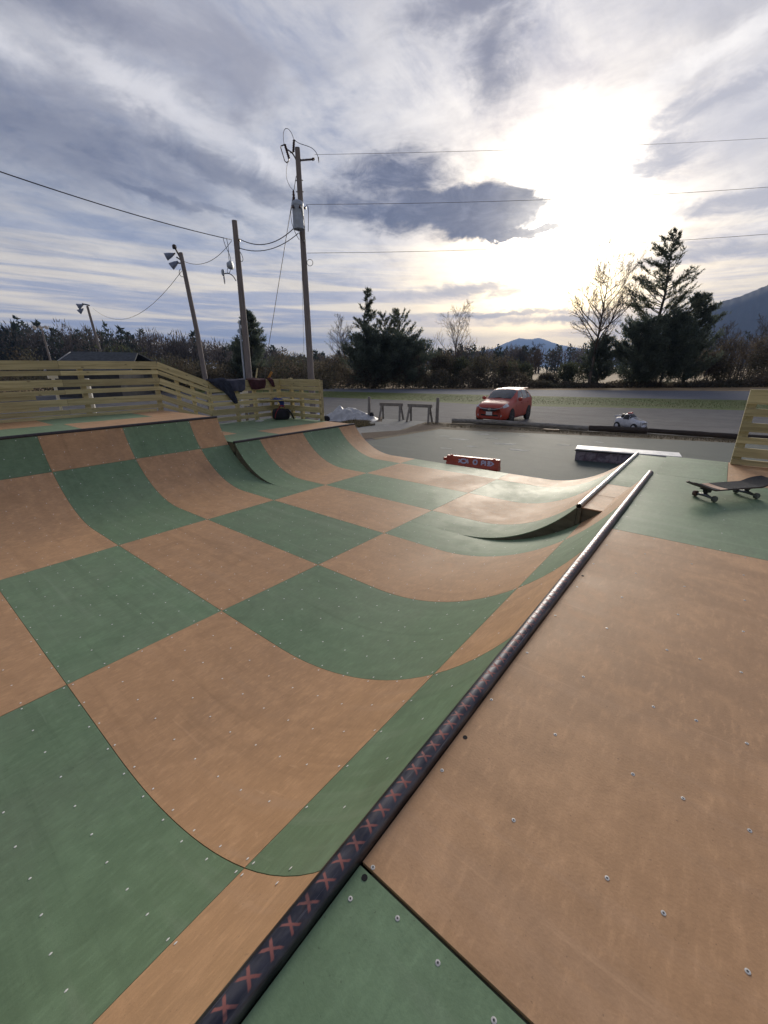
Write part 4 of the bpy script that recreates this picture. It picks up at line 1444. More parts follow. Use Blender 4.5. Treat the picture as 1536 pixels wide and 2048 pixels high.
# ------------------------------------------------------------------ ledge and barrier on the court
M_MARB = None
m_, n_, b_ = principled('scuffed_lilac_side')
pos = n_.new('ShaderNodeTexCoord').outputs['Object']
nz = n_.noise(n_.vm('MULTIPLY', pos, (1, 1, 1)), 7.0, 6, 0.7, 1.2)
cc = n_.mix(n_.smooth(nz, 0.40, 0.62), (0.26, 0.23, 0.27), (0.11, 0.09, 0.12))
cc = n_.mix(n_.smooth(n_.noise(pos, 16, 4, .6, 2.0), .55, .68, 0, .6), cc, (0.22, 0.10, 0.12))
n_.put(b_.inputs['Base Color'], cc)
b_.inputs['Roughness'].default_value = .8
M_MARB = m_
la = math.atan2(11.26 - 10.85, 2.73 - .55)
lg = thing('grind_ledge', 'low skate ledge with bright white top and scuffed lilac side, on the court', 'ledge', (.555, 10.84, G + .009), la)
MB().box((1.12, .27, .13), (2.24, .54, .26)).build('side', M_MARB, lg)
MB().box((1.12, .27, .278), (2.26, .56, .034)).build('top', mat('white_ledge_paint', (.78, .79, .80), (.66, .67, .68), .5, 4), lg)
MB().beam((-.012, -.012, .252), (2.25, -.012, .252), .03, .03).build('edge_iron', IRON, lg)
MB().beam((-.012, .0, .252), (-.012, .54, .252), .03, .03).build('edge_iron', IRON, lg)
M_ORG = mat('orange_red_plastic', (0.48, 0.072, 0.030), (0.38, 0.056, 0.026), 0.4, 6)
M_LIL = mat('lilac_spray_paint', (0.66, 0.64, 0.82), (0.52, 0.50, 0.70), 0.6, 9)
M_DKP = mat('dark_spray_paint', (0.07, 0.035, 0.05), None, 0.6)
ba = math.atan2(.21, 1.28)
br = thing('barrier', 'orange red plastic barrier with pale lilac graffiti, low behind the ramp on the court', 'barrier', (-1.76, 8.30, G + .009), ba)


def prism(prof, y0, y1):
    b = MB()
    n = len(prof)
    b.add([(x, y0, z) for x, z in prof] + [(x, y1, z) for x, z in prof],
          [tuple(range(n)), tuple(range(2 * n - 1, n - 1, -1))] + [(k, n + k, n + (k + 1) % n, (k + 1) % n) for k in range(n)])
    return b


pb_ = MB()
hh = .262
sect = [(-.13, 0), (-.13, .05), (-.085, .11), (-.06, hh - .02), (-.045, hh), (.045, hh), (.06, hh - .02), (.085, .11), (.13, .05), (.13, 0)]
n = len(sect)
pb_.add([(0.03, y, z) for y, z in sect] + [(1.30, y, z) for y, z in sect],
        [tuple(range(n - 1, -1, -1)), tuple(range(n, 2 * n))] + [(k, k + 1, n + k + 1, n + k) for k in range(n - 1)])
pb_.build('body', M_ORG, br)
pl = MB()
for z, r in ((.16, .05),):
    pl.lathe([(r, 0), (r, .055), (r * .8, .07)], (-.03, 0, z - .03), axis=(0, 0, 1), n=10)
pl.build('hinge_lug', M_ORG, br)
MB().lathe([(.03, 0), (.035, .01), (.02, .02)], (.13, 0, hh), n=10).build('fill_cap', M_ORG, br)
MB().lathe([(.03, 0), (.035, .01), (.02, .02)], (1.17, 0, hh), n=10).build('fill_cap', M_ORG, br)


def on_face(x, z):
    # sloped front face of the barrier
    t = (z - .11) / (hh - .02 - .11)
    return (x, -(.085 + (.06 - .085) * t) - .003, z)


gb = MB()


def stroke(pts, w, mb):
    P = [Vector((x, z)) for x, z in pts]
    for i in range(len(P) - 1):
        d = (P[i + 1] - P[i])
        nrm = Vector((-d.y, d.x)).normalized() * w / 2
        e = d.normalized() * w * .25
        q = [P[i] - e + nrm, P[i] - e - nrm, P[i + 1] + e - nrm, P[i + 1] + e + nrm]
        mb.add([Vector(on_face(a.x, a.y)) + Vector((0, -.0006 * (len(mb.f) % 5), 0)) for a in q], [(0, 1, 2, 3)])


def ell(cx, cz, rx, rz, a0=0, a1=360, k=12):
    return [(cx + rx * math.cos(R(a)), cz + rz * math.sin(R(a))) for a in np.linspace(a0, a1, k)]


stroke(ell(.46, .165, .075, .045), .036, gb)
stroke([(.34, .19), (.40, .16), (.34, .13)], .03, gb)
stroke([(.55, .205), (.575, .13)], .034, gb)
stroke(ell(.745, .165, .045, .05), .036, gb)
stroke([(.90, .12), (.90, .21)], .032, gb)
stroke(ell(.92, .185, .045, .028, 90, -90, 8), .032, gb)
stroke([(.99, .12), (.99, .21)], .030, gb)
stroke([(1.04, .21), (1.10, .21), (1.04, .165), (1.10, .165), (1.04, .12), (1.11, .12)], .028, gb)
stroke([(1.12, .205), (1.18, .165), (1.12, .125)], .03, gb)
tag(gb.build('graffiti', M_LIL, br), kind='stuff')

# ------------------------------------------------------------------ timber logs edging the car park
def log(name, label, pts, r, m, n=9):
    P = [Vector(q) for q in pts]
    path = []
    for i in range(len(P) - 1):
        for t in np.linspace(0, 1, 6)[(1 if i else 0):]:
            path.append(P[i].lerp(P[i + 1], t))
    rr = [r * (1 + rng.uniform(-.09, .09)) for _ in path]
    o = MB().tube(path, rr, n).build(name, m, None, smooth=True)
    tag(o, label, 'log', 'logs laid along the edge of the car park')


log('edging_log', 'long pale grey log on the car park edge in front of the red car', [(-5.75, 15.5, -.03), (-3.9, 16.15, -.03), (-2.2, 16.35, -.04), (-.50, 16.45, -.04)], .095, LOGW)
log('edging_log', 'short dark brown log on the car park edge before the toy car', [(-.48, 16.46, -.02), (.45, 16.72, -.02), (1.30, 17.12, -.04)], .108, LOGD)
log('edging_log', 'dark log at the right end of the car park edge, nearest the slat railing', [(1.33, 17.20, -.04), (2.6, 17.30, -.04), (3.9, 17.35, -.04), (7.5, 18.5, -.05)], .088, LOGD)
o = MB().box((0, 0, .03), (.55, .14, .05), Matrix.Rotation(R(12), 3, 'Z')).build('wood_offcut', mat('fresh_board', (.42, .31, .20), (.33, .24, .15), .7, 6))
o.location = (-1.62, 15.75, G + .01)
tag(o, 'pale board offcut lying in the dirt strip in front of the long grey log', 'board')
o = MB().box((0, 0, .03), (.42, .12, .05), Matrix.Rotation(R(-6), 3, 'Z')).build('wood_offcut', bpy.data.materials['fresh_board'])
o.location = (4.05, 16.95, G + .02)
tag(o, 'pale board offcut lying on the dirt, seen through the right slat railing', 'board')

# ------------------------------------------------------------------ wooden posts, sawhorses
for x, y, h, lab in ((-9.58, 14.48, 1.02, 'weathered wooden post left of the sawhorses, by the tarp heap'), (-6.36, 15.27, 1.06, 'weathered wooden post right of the sawhorses')):
    o = MB().tube([(0, 0, -.2), (0, 0, h * .5), (.01, 0, h - .02), (.01, 0, h)], [.075, .07, .066, .05], 10).build('wooden_post', OLD, None, smooth=True)
    o.location = (x, y, G)
    tag(o, lab, 'post', 'wooden posts closing the path')


def sawhorse(x, y, rz, lab):
    t = thing('sawhorse', lab, 'sawhorse', (x, y, G), rz, 'sawhorses across the path')
    MB().beam((-.56, 0, .70), (.56, 0, .70), .09, .14).build('beam', OLD, t)
    for sx in (-1, 1):
        for sy in (-1, 1):
            MB().beam((sx * .44, sy * .05, .70), (sx * .50, sy * .27, 0), .035, .085, upv=(1, 0, 0)).build('leg', OLD, t)
        MB().beam((sx * .468, -.135, .42), (sx * .468, .135, .42), .02, .10).build('brace', OLD, t)
    return t


sawhorse(-8.55, 14.83, R(17), 'left sawhorse of grey weathered wood, nearer the tarp heap')
sawhorse(-7.12, 15.03, R(14), 'right sawhorse of grey weathered wood, nearer the single post')

# ------------------------------------------------------------------ tarp heap
M_TARP = mat('silver_white_tarp', (0.50, 0.51, 0.53), (0.36, 0.37, 0.39), 0.5, 5, bump=0.5, bscale=14)
tp = thing('tarp_heap', 'heap of material under a crumpled silvery white tarp beside the low railing', 'tarp', (-10.35, 13.85, G), math.atan2(.63, .78))
rows = []
r5 = np.random.default_rng(21)
# (x, y, height, spread x, spread y) of what lies underneath
peaks = [(-.40, .05, .60, .34, .5), (-.05, .0, .50, .40, .5), (.30, .05, .44, .34, .45), (-.85, .0, .30, .40, .4), (.72, .0, .30, .30, .4), (1.05, .0, .18, .35, .35)]
cre = [(r5.uniform(-4, 4), r5.uniform(-3, 3), r5.uniform(0, 6)) for _ in range(12)]
NI, NJ = 41, 71
for i in range(NI):
    row = []
    for j in range(NJ):
        v = -1 + 2 * i / (NI - 1)
        u = -1 + 2 * j / (NJ - 1)
        x, y = u * 1.42, v * .78
        hs_ = [a * max(0, 1 - math.hypot((x - cx) / (wx * 2.0), (y - cy) / (wy * 1.7))) for cx, cy, a, wx, wy in peaks]
        h = sum(q ** 5 for q in hs_) ** .2
        f = sum(abs(math.sin(2.6 * a * x + 2.6 * b__ * y + c_)) for a, b__, c_ in cre) / len(cre)
        f2 = abs(math.sin(7 * x + 3 * math.sin(4 * y) + 1)) * .5 + abs(math.sin(11 * x - 5 * y)) * .3
        e = max(0, 1 - abs(u) ** 5) * max(0, 1 - abs(v) ** 5)
        row.append((x + .06 * math.sin(5 * y + 2), y + .10 * math.sin(4 * x) + .05 * math.sin(9 * x), max(.0, (h * 1.05 + .30 * (f - .62) + .07 * (f2 - .4) * min(1, h * 5)) * e) + .012))
    rows.append(row)
MB().slab([r[::-1] for r in rows], .008).build('tarp', M_TARP, tp, smooth=True)
soft_body((.28, .26, .24), 31).build('dark_bundle', BLACKC, tp, smooth='all').location = (-.92, -.72, 0)
soft_body((.20, .2, .26), 33).build('dark_bundle', BLACKC, tp, smooth='all').location = (1.12, -.05, .05)
b = MB()
rows = [[(u * 1.6, v * .95, .055 * (1 - u * u) * (1 - v * v) + .006) for u in np.linspace(1, -1, 15)] for v in np.linspace(-1, 1, 9)]
o = b.slab(rows, .02).build('mulch_pad', M_MULCH, tp)
wb = soft_body((.30, .26, .34), 12, .08).build('plastic_bag', mat('bluish_white_plastic', (.62, .66, .78), (.5, .54, .68), .35, 8), None, smooth='all')
wb.location = (-11.25, 12.98, G)
tag(wb, 'bluish white plastic bag at the near left end of the tarp heap', 'bag')
# ------------------------------------------------------------------ cars
class Loft:
    def __init__(self, st):
        self.y = np.array([s[0] for s in st])
        self.P = np.array([[(x, z) for x, z in s[1]] for s in st], float)     # station, point, (x,z)

    def S(self, y, t, side=1):
        k = self.P.shape[1] - 1
        t = min(max(t, 0), k)
        i = min(int(t), k - 1)
        f = t - i
        a = [np.interp(y, self.y, self.P[:, i, c]) * (1 - f) + np.interp(y, self.y, self.P[:, i + 1, c]) * f for c in (0, 1)]
        return Vector((a[0] * side, y, a[1]))

    def body(self, ys):
        rows = []
        k = self.P.shape[1] - 1
        ts = np.linspace(0, k, k * 2 + 1)
        for y in ys:
            L_ = [self.S(y, t, -1) for t in ts[1:-1]]
            Rr = [self.S(y, t, 1) for t in ts]
            rows.append([tuple(q) for q in Rr + L_[::-1]])
        b = MB().grid(rows, closed=True)
        n = len(rows[0])
        b.f.append(tuple(range(n)))
        b.mi.append(0)
        o = (len(rows) - 1) * n
        b.f.append(tuple(o + i for i in range(n - 1, -1, -1)))
        b.mi.append(0)
        return b

    def patch(self, y0, y1, t0, t1, side, off=.006, shear=0.0, ny=5, nt=5, shear1=None):
        """piece of the skin lifted a few millimetres; shear slides y with t"""
        sh1 = shear if shear1 is None else shear1
        rows = []
        for i in range(ny + 1):
            row = []
            for j in range(nt + 1):
                t = t0 + (t1 - t0) * j / nt
                ya = y0 + shear * j / nt
                yb = y1 + sh1 * j / nt
                y = ya + (yb - ya) * i / ny
                q = self.S(y, t, side)
                e = self.S(y, t + .05, side) - self.S(y, t - .05, side)
                f = self.S(y + .02, t, side) - self.S(y - .02, t, side)
                nn_ = f.cross(e) * side
                if nn_.length < 1e-9:
                    nn_ = Vector((0, 0, 1))
                nn_.normalize()
                row.append(tuple(q + nn_ * off))
            rows.append(row)
        return rows

    def centre_patch(self, y0, y1, t0, off=.006, ny=6, nt=4, widen=0.0):
        rows = []
        k = self.P.shape[1] - 1
        for i in range(ny + 1):
            y = y0 + (y1 - y0) * i / ny
            tt0 = t0 + widen * i / ny
            row = []
            ts = [(t, 1) for t in np.linspace(tt0, k, nt + 1)] + [(t, -1) for t in np.linspace(k, tt0, nt + 1)[1:]]
            for t, sd in ts:
                q = self.S(y, t, sd)
                f = self.S(y + .03, t, sd) - self.S(y - .03, t, sd)
                nn_ = Vector((0, -f.z, abs(f.y))).normalized()
                row.append(tuple(q + nn_ * off))
            rows.append(row)
        return rows


def station(y, zb, wb, low, midp, sh, g5, g6, g7, z8):
    return (y, [(0, zb), (wb, zb), (low[1], low[0]), (midp[1], midp[0]), (sh[1], sh[0]), (g5[1], g5[0]), (g6[1], g6[0]), (g7[1], g7[0]), (0, z8)])


M_CARPAINT, cn_, cb_ = principled('orange_red_car_paint')
cb_.inputs['Base Color'].default_value = (0.40, 0.052, 0.028, 1)
cb_.inputs['Roughness'].default_value = .48
cb_.inputs['Coat Weight'].default_value = .25
cb_.inputs['Coat Roughness'].default_value = .30
M_CHROME = mat('bright_trim', (.6, .6, .62), None, .25, metal=.8)
M_LENS = mat('headlamp_lens', (.62, .64, .68), (.4, .42, .46), .12, 20, spec=.8)
M_RIM = mat('dark_alloy', (.05, .05, .055), (.09, .09, .1), .35, 20, metal=.5)
M_TAIL = mat('red_lens', (.35, .02, .02), None, .2)
CAR = Loft([
    station(-2.05, .27, .42, (.36, .52), (.52, .55), (.66, .52), (.70, .46), (.72, .36), (.73, .20), .735),
    station(-1.97, .21, .58, (.33, .70), (.52, .73), (.72, .68), (.78, .60), (.81, .47), (.825, .25), .83),
    station(-1.78, .19, .66, (.30, .795), (.55, .82), (.78, .78), (.86, .67), (.89, .50), (.905, .26), .91),
    station(-1.24, .19, .70, (.30, .83), (.58, .846), (.85, .81), (.95, .70), (.98, .52), (.995, .27), 1.0),
    station(-.90, .19, .70, (.30, .83), (.60, .846), (.91, .82), (1.01, .73), (1.05, .57), (1.07, .30), 1.075),
    station(-.45, .19, .70, (.30, .83), (.62, .846), (.95, .82), (1.14, .745), (1.275, .63), (1.305, .33), 1.31),
    station(-.02, .19, .70, (.30, .83), (.62, .846), (.96, .82), (1.25, .715), (1.43, .60), (1.465, .31), 1.47),
    station(.45, .19, .70, (.30, .83), (.63, .846), (.97, .82), (1.27, .705), (1.465, .585), (1.515, .30), 1.52),
    station(1.05, .19, .70, (.30, .83), (.64, .846), (.985, .82), (1.27, .70), (1.455, .575), (1.50, .30), 1.505),
    station(1.55, .22, .68, (.32, .82), (.66, .84), (1.00, .805), (1.25, .68), (1.41, .555), (1.445, .29), 1.45),
    station(1.85, .26, .62, (.36, .79), (.68, .815), (1.00, .775), (1.17, .665), (1.29, .54), (1.32, .28), 1.325),
    station(1.98, .30, .56, (.40, .74), (.66, .78), (.97, .735), (1.05, .64), (1.10, .50), (1.115, .26), 1.12),
    station(2.06, .36, .50, (.44, .68), (.62, .72), (.84, .69), (.89, .60), (.91, .46), (.92, .24), .925)])
car = thing('parked_car', 'orange red five-door hatchback parked facing the court', 'car', (-4.42, 17.85, G - .004), R(2))
car.scale = (.88, .82, .93)
CAR.body([-2.05, -2.02, -1.97, -1.88, -1.78, -1.5, -1.24, -1.05, -.9, -.68, -.45, -.24, -.02, .2, .45, .75, 1.05, 1.3, 1.55, 1.7, 1.85, 1.92, 1.98, 2.02, 2.06]).build('body', M_CARPAINT, car, smooth='all')
MB().grid(CAR.centre_patch(-.86, -.08, 5.95)).build('windshield', GLASS, car, smooth='all')
MB().grid(CAR.centre_patch(1.62, 1.94, 6.0)).build('rear_window', GLASS, car, smooth='all')
for sd in (1, -1):
    for y0, y1, s0, s1 in ((-.52, .30, .42, .0), (.36, 1.05, .0, -.02), (1.10, 1.60, .0, -.28)):
        rows = CAR.patch(y0, y1, 4.25, 5.80, sd, .007, s0, shear1=s1)
        MB().grid(rows if sd > 0 else rows).build('side_window', GLASS, car, smooth='all')
    rows = CAR.patch(-1.99, -1.60, 4.0, 5.15, sd, .008, .05)
    MB().grid(rows).build('headlight', M_LENS, car, smooth='all')
    rows = CAR.patch(1.80, 1.99, 3.7, 5.0, sd, .008, -.05)
    MB().grid(rows).build('tail_light', M_TAIL, car, smooth='all')
    mir = MB().lathe([(.03, -.10), (.075, -.08), (.085, 0), (.07, .09), (.02, .11)], (sd * .93, -.50, 1.06), axis=(sd, .15, 0), n=10)
    mo = mir.build('mirror', M_CARPAINT, car, smooth='all')
    MB().lathe([(.035, 0), (.055, .01), (.05, .02)], (sd * .56, -2.015, .40), axis=(0, -1, 0), n=10).build('fog_lamp', M_LENS, car)
    b = MB().lathe([(.11, 0), (.13, .02), (.10, .03)], (sd * .56, -1.985, .42), axis=(sd * .25, -1, 0), n=12)
    b.build('fog_lamp_recess', RUBBER, car)
    for y in (-.02, .95):
        MB().box((sd * .842, y + .18, .86), (.03, .16, .035)).build('door_handle', M_CARPAINT, car)
    for y0 in (-.70, .33, 1.06):
        MB().grid(CAR.patch(y0, y0 + .012, 2.2, 4.2, sd, .002, .0, ny=1)).build('door_seam', RUBBER, car)
    for y in (-1.24, 1.29):
        MB().lathe([(.375, 0), (.375, .012), (.36, .016)], (sd * .842, y, .315), axis=(sd, 0, 0), n=22).build('wheel_arch', RUBBER, car)
        wl = MB().lathe([(.20, -.19), (.285, -.19), (.308, -.165), (.312, -.09), (.308, -.02), (.285, 0), (.205, .003), (.200, -.02)], (sd * .868, y, .308), axis=(sd, 0, 0), n=24).build('wheel', RUBBER, car, smooth=True)
        rm = MB()
        rm.lathe([(.205, -.03), (.205, -.004), (.190, -.004), (.188, -.03)], (sd * .870, y, .308), axis=(sd, 0, 0), n=24)
        for k in range(7):
            a = 2 * PI * k / 7
            rm.beam((sd * .862, y, .308), (sd * .862, y + .195 * math.cos(a), .308 + .195 * math.sin(a)), .045, .015, upv=(1, 0, 0))
        rm.build('rim', M_RIM, wl)
b = MB()
b.add([(-.44, -2.035, .74), (.44, -2.035, .74), (.33, -2.066, .60), (.24, -2.07, .575), (-.24, -2.07, .575), (-.33, -2.066, .60)], [(5, 4, 3, 2, 1, 0)])
b.build('grille', RUBBER, car)
MB().tube([(-.62, -1.97, .775), (-.46, -2.05, .70), (-.2, -2.085, .675), (.2, -2.085, .675), (.46, -2.05, .70), (.62, -1.97, .775)], .020, 6).build('chrome_bar', M_CHROME, car, smooth=True)
MB().box((0, -2.093, .672), (.13, .02, .10)).build('badge', M_CHROME, car)
b = MB()
b.add([(-.42, -2.06, .44), (.42, -2.06, .44), (.46, -2.04, .30), (-.46, -2.04, .30)], [(3, 2, 1, 0)])
b.build('lower_intake', RUBBER, car)
MB().box((0, -2.088, .485), (.31, .02, .155)).build('licence_plate', WHITE, car)
MB().beam((-.56, 1.72, 1.47), (.56, 1.72, 1.47), .22, .03, upv=(0, 0, 1)).build('roof_spoiler', M_CARPAINT, car)
for s in (-.28, .25):
    MB().beam((s, -.93, 1.085), (s + .36, -.80, 1.14), .012, .018).build('wiper', RUBBER, car)

M_TOYW = mat('toy_white_plastic', (.62, .64, .70), (.5, .52, .58), .45, 8)
M_TOYB = mat('toy_black_plastic', (.015, .016, .022), None, .35)
M_TOYR = mat('toy_red_plastic', (.5, .03, .03), None, .35)
TOY = Loft([
    station(-.58, .16, .10, (.20, .16), (.25, .18), (.29, .16), (.31, .13), (.32, .10), (.325, .05), .325),
    station(-.50, .12, .18, (.18, .25), (.27, .27), (.34, .23), (.36, .18), (.375, .13), (.38, .07), .38),
    station(-.28, .11, .20, (.16, .29), (.29, .30), (.39, .24), (.41, .20), (.425, .15), (.43, .08), .43),
    station(-.12, .11, .20, (.16, .27), (.29, .28), (.40, .25), (.45, .22), (.47, .18), (.48, .09), .48),
    station(.02, .11, .20, (.16, .27), (.29, .28), (.41, .25), (.52, .21), (.58, .17), (.60, .09), .60),
    station(.18, .11, .20, (.16, .27), (.29, .28), (.41, .25), (.52, .21), (.585, .165), (.61, .09), .61),
    station(.24, .11, .20, (.16, .28), (.29, .29), (.41, .25), (.42, .22), (.43, .17), (.43, .09), .43),
    station(.40, .11, .20, (.16, .29), (.30, .30), (.42, .25), (.45, .20), (.46, .15), (.46, .08), .46),
    station(.55, .15, .18, (.20, .25), (.28, .26), (.38, .22), (.42, .18), (.43, .12), (.44, .06), .44),
    station(.62, .20, .10, (.23, .17), (.28, .18), (.33, .16), (.36, .13), (.37, .1), (.38, .05), .38)])
toy = thing('toy_car', 'white and black ride-on toy police car with a red roof light, behind the dark logs', 'toy car', (.66, 17.80, G), R(62))
toy.scale = (.92, .92, .98)
TOY.body([-.58, -.55, -.5, -.4, -.28, -.2, -.12, -.05, .02, .1, .18, .21, .24, .32, .4, .48, .55, .6, .62]).build('body', M_TOYW, toy, smooth='all')
MB().grid(TOY.centre_patch(-.118, .012, 4.6, .006)).build('windshield', M_TOYB, toy)
MB().grid(TOY.centre_patch(-.46, -.16, 6.6, .006)).build('bonnet_panel', M_TOYB, toy)
for sd in (1, -1):
    MB().grid(TOY.patch(-.07, .19, 4.0, 6.2, sd, .006, .06, shear1=.0)).build('side_window', M_TOYB, toy)
    for y in (-.36, .40):
        wl = MB().lathe([(.05, -.10), (.13, -.10), (.145, -.08), (.145, -.02), (.13, 0), (.05, .0)], (sd * .315, y, .145), axis=(sd, 0, 0), n=16).build('wheel', RUBBER, toy, smooth=True)
        MB().lathe([(.07, 0), (.075, .006), (.03, .014)], (sd * .313, y, .145), axis=(sd, 0, 0), n=12).build('rim', M_TOYW, wl)
    MB().lathe([(.035, 0), (.05, .01), (.03, .025)], (sd * .17, -.545, .31), axis=(sd * .2, -1, .1), n=10).build('headlight', M_LENS, toy)
MB().box((0, .10, .635), (.22, .07, .05)).build('light_bar', M_TOYR, toy)
MB().box((0, .34, .50), (.28, .10, .16), taper=.8).build('seat_back', M_TOYB, toy)
MB().tube([(-.2, .56, .42), (-.2, .60, .50), (.2, .60, .50), (.2, .56, .42)], .018, 6).build('spoiler', M_TOYW, toy)

# ------------------------------------------------------------------ trees
def leaf(name, c, c2, rough, scale, island=.3, obj=True):
    """foliage that lets some light through, as thin leaves and twigs do"""
    m = mat(name, c, c2, rough, scale, island=island, obj=obj, spec=.25)
    n = NT(m.node_tree)
    b = m.node_tree.nodes['Principled BSDF']
    tr = n.new('ShaderNodeBsdfTranslucent')
    n.link(b.inputs['Base Color'].links[0].from_socket, tr.inputs[0])
    mx_ = n.new('ShaderNodeMixShader')
    mx_.inputs[0].default_value = .5
    n.link(b.outputs[0], mx_.inputs[1])
    n.link(tr.outputs[0], mx_.inputs[2])
    n.link(mx_.outputs[0], m.node_tree.nodes['Material Output'].inputs[0])
    return m


M_BARK = mat('dark_bark', (0.075, 0.062, 0.056), (0.05, 0.042, 0.04), 0.9, 6)
M_TWIG = mat('bare_twigs', (0.10, 0.075, 0.056), (0.075, 0.056, 0.044), 0.9, 3, island=.3)
M_BTRUNK = mat('pale_brown_bark', (0.14, 0.11, 0.09), (0.10, 0.08, 0.066), 0.9, 6)
M_CEDAR = leaf('cedar_foliage', (0.105, 0.130, 0.092), (0.135, 0.148, 0.10), 0.85, .8, island=.4)
M_CEDARD = leaf('dark_cedar_foliage', (0.100, 0.130, 0.105), (0.125, 0.150, 0.115), 0.85, .8, island=.4)
M_BRUSH = leaf('winter_brush', (0.115, 0.095, 0.075), (0.085, 0.083, 0.060), 0.95, .35, island=.4, obj=False)
M_BRUSHG = leaf('green_brush', (0.085, 0.10, 0.060), (0.070, 0.078, 0.052), 0.95, .35, island=.4, obj=False)
M_WOODF = leaf('far_bare_wood', (0.095, 0.082, 0.080), (0.07, 0.064, 0.066), 0.95, .05, island=.35, obj=False)
M_WOODG = leaf('far_evergreen_wood', (0.050, 0.066, 0.055), (0.040, 0.054, 0.046), 0.95, .05, island=.35, obj=False)


class Geo:
    def __init__(self):
        self.V, self.F, self.n = [], [], 0

    def seg(self, a, b, r0, r1, k=4):
        a, b = np.asarray(a, float), np.asarray(b, float)
        t = b - a
        L_ = np.linalg.norm(t)
        if L_ < 1e-6:
            return
        t /= L_
        s = np.cross(t, (0.31, 0.17, .93))
        s /= np.linalg.norm(s) + 1e-9
        u = np.cross(t, s)
        ang = np.arange(k) * 2 * PI / k
        ring = np.outer(np.cos(ang), s) + np.outer(np.sin(ang), u)
        self.V.append(a + ring * r0)
        self.V.append(b + ring * r1)
        n = self.n
        for i in range(k):
            j = (i + 1) % k
            self.F.append((n + i, n + j, n + k + j))
            self.F.append((n + i, n + k + j, n + k + i))
        self.n += 2 * k

    def blades(self, c, d, ln, w):
        """one thin triangle per row: base at c, tip along d"""
        c, d = np.asarray(c, float), np.asarray(d, float)
        d = d / (np.linalg.norm(d, axis=1, keepdims=True) + 1e-9)
        s = np.cross(d, rng.normal(size=d.shape))
        s /= np.linalg.norm(s, axis=1, keepdims=True) + 1e-9
        ln = np.asarray(ln)[:, None]
        w = np.asarray(w)[:, None]
        m_ = len(c)
        V = np.stack([c - s * w, c + s * w, c + d * ln], 1).reshape(-1, 3)
        self.V.append(V)
        idx = np.arange(3 * m_).reshape(-1, 3) + self.n
        self.F += [tuple(q) for q in idx]
        self.n += 3 * m_

    def make(self, name, m, parent=None):
        return fast_mesh(name, np.concatenate(self.V), np.array(self.F), m, parent)


def bare_tree(loc, h, spread, label, seed, lean=(0, 0), group=None, levels=5, r0=None, name='bare_tree', fork=.22):
    r = np.random.default_rng(seed)
    t = thing(name, label, 'tree', loc, r.uniform(0, 6), group)
    tr, tw = Geo(), Geo()
    r0 = r0 or h * .013

    def limb(p, d, ln, rad, lev):
        """one branch bending upward, carrying shorter ones along its outer part"""
        k = 5 if lev < 2 else 3
        pts, dd = [p], d.copy()
        for i in range(k):
            dd = dd + r.normal(0, .11, 3) + np.array([0, 0, .07])
            dd /= np.linalg.norm(dd)
            pts.append(pts[-1] + dd * ln / k)
        for i in range(k):
            (tr if lev == 0 else tw).seg(pts[i], pts[i + 1], max(rad * (1 - .75 * i / k), .009), max(rad * (1 - .75 * (i + 1) / k), .008), 6 if lev == 0 else (4 if lev == 1 else 3))
        if lev >= levels - 1:
            return
        nb = {1: 9, 2: 6, 3: 4}.get(lev, 3)
        for i in range(nb):
            f = min(.999, (.18 if lev else fork) + (.82 if lev else 1 - fork) * (i + r.uniform(0, 1)) / nb)
            q = pts[int(f * k)] + (pts[int(f * k) + 1] - pts[int(f * k)]) * (f * k - int(f * k))
            a = r.normal(size=3)
            a -= dd * a.dot(dd)
            a /= np.linalg.norm(a)
            nd = dd * r.uniform(.6, 1.0) + a * r.uniform(.5, .95) + np.array([0, 0, .15])
            limb(q, nd / np.linalg.norm(nd), ln * r.uniform(.30, .52) * (1.15 - .5 * f), rad * .42, lev + 1)

    k0 = 10
    tp_ = [np.array([0, 0, -.2])]
    dd0 = np.array([lean[0], lean[1], 1.0])
    for i in range(k0):
        dd0 = dd0 + np.append(r.normal(0, .05, 2), .04)
        dd0 /= np.linalg.norm(dd0)
        tp_.append(tp_[-1] + dd0 * h / k0)
    for i in range(k0):
        tr.seg(tp_[i], tp_[i + 1], max(r0 * (1 - i / k0), .012), max(r0 * (1 - (i + 1) / k0), .010), 7)
    nl = int(15 + h * .7)
    for i in range(nl):
        f = fork + .03 + (.93 - fork) * (i + r.uniform(0, 1)) / nl
        q = tp_[int(f * k0)] + (tp_[int(f * k0) + 1] - tp_[int(f * k0)]) * (f * k0 - int(f * k0))
        a = i * 2.4 + r.uniform(-.5, .5)
        nd = np.array([math.cos(a) * spread, math.sin(a) * spread, r.uniform(.45, .95)])
        limb(q, nd / np.linalg.norm(nd), h * (.16 + .42 * (1 - f)) * r.uniform(.75, 1.15), r0 * (1 - f) * .55 + .014, 1)
    tr.make('trunk', M_BTRUNK, t)
    tw.make('crown', M_TWIG, t)
    return t


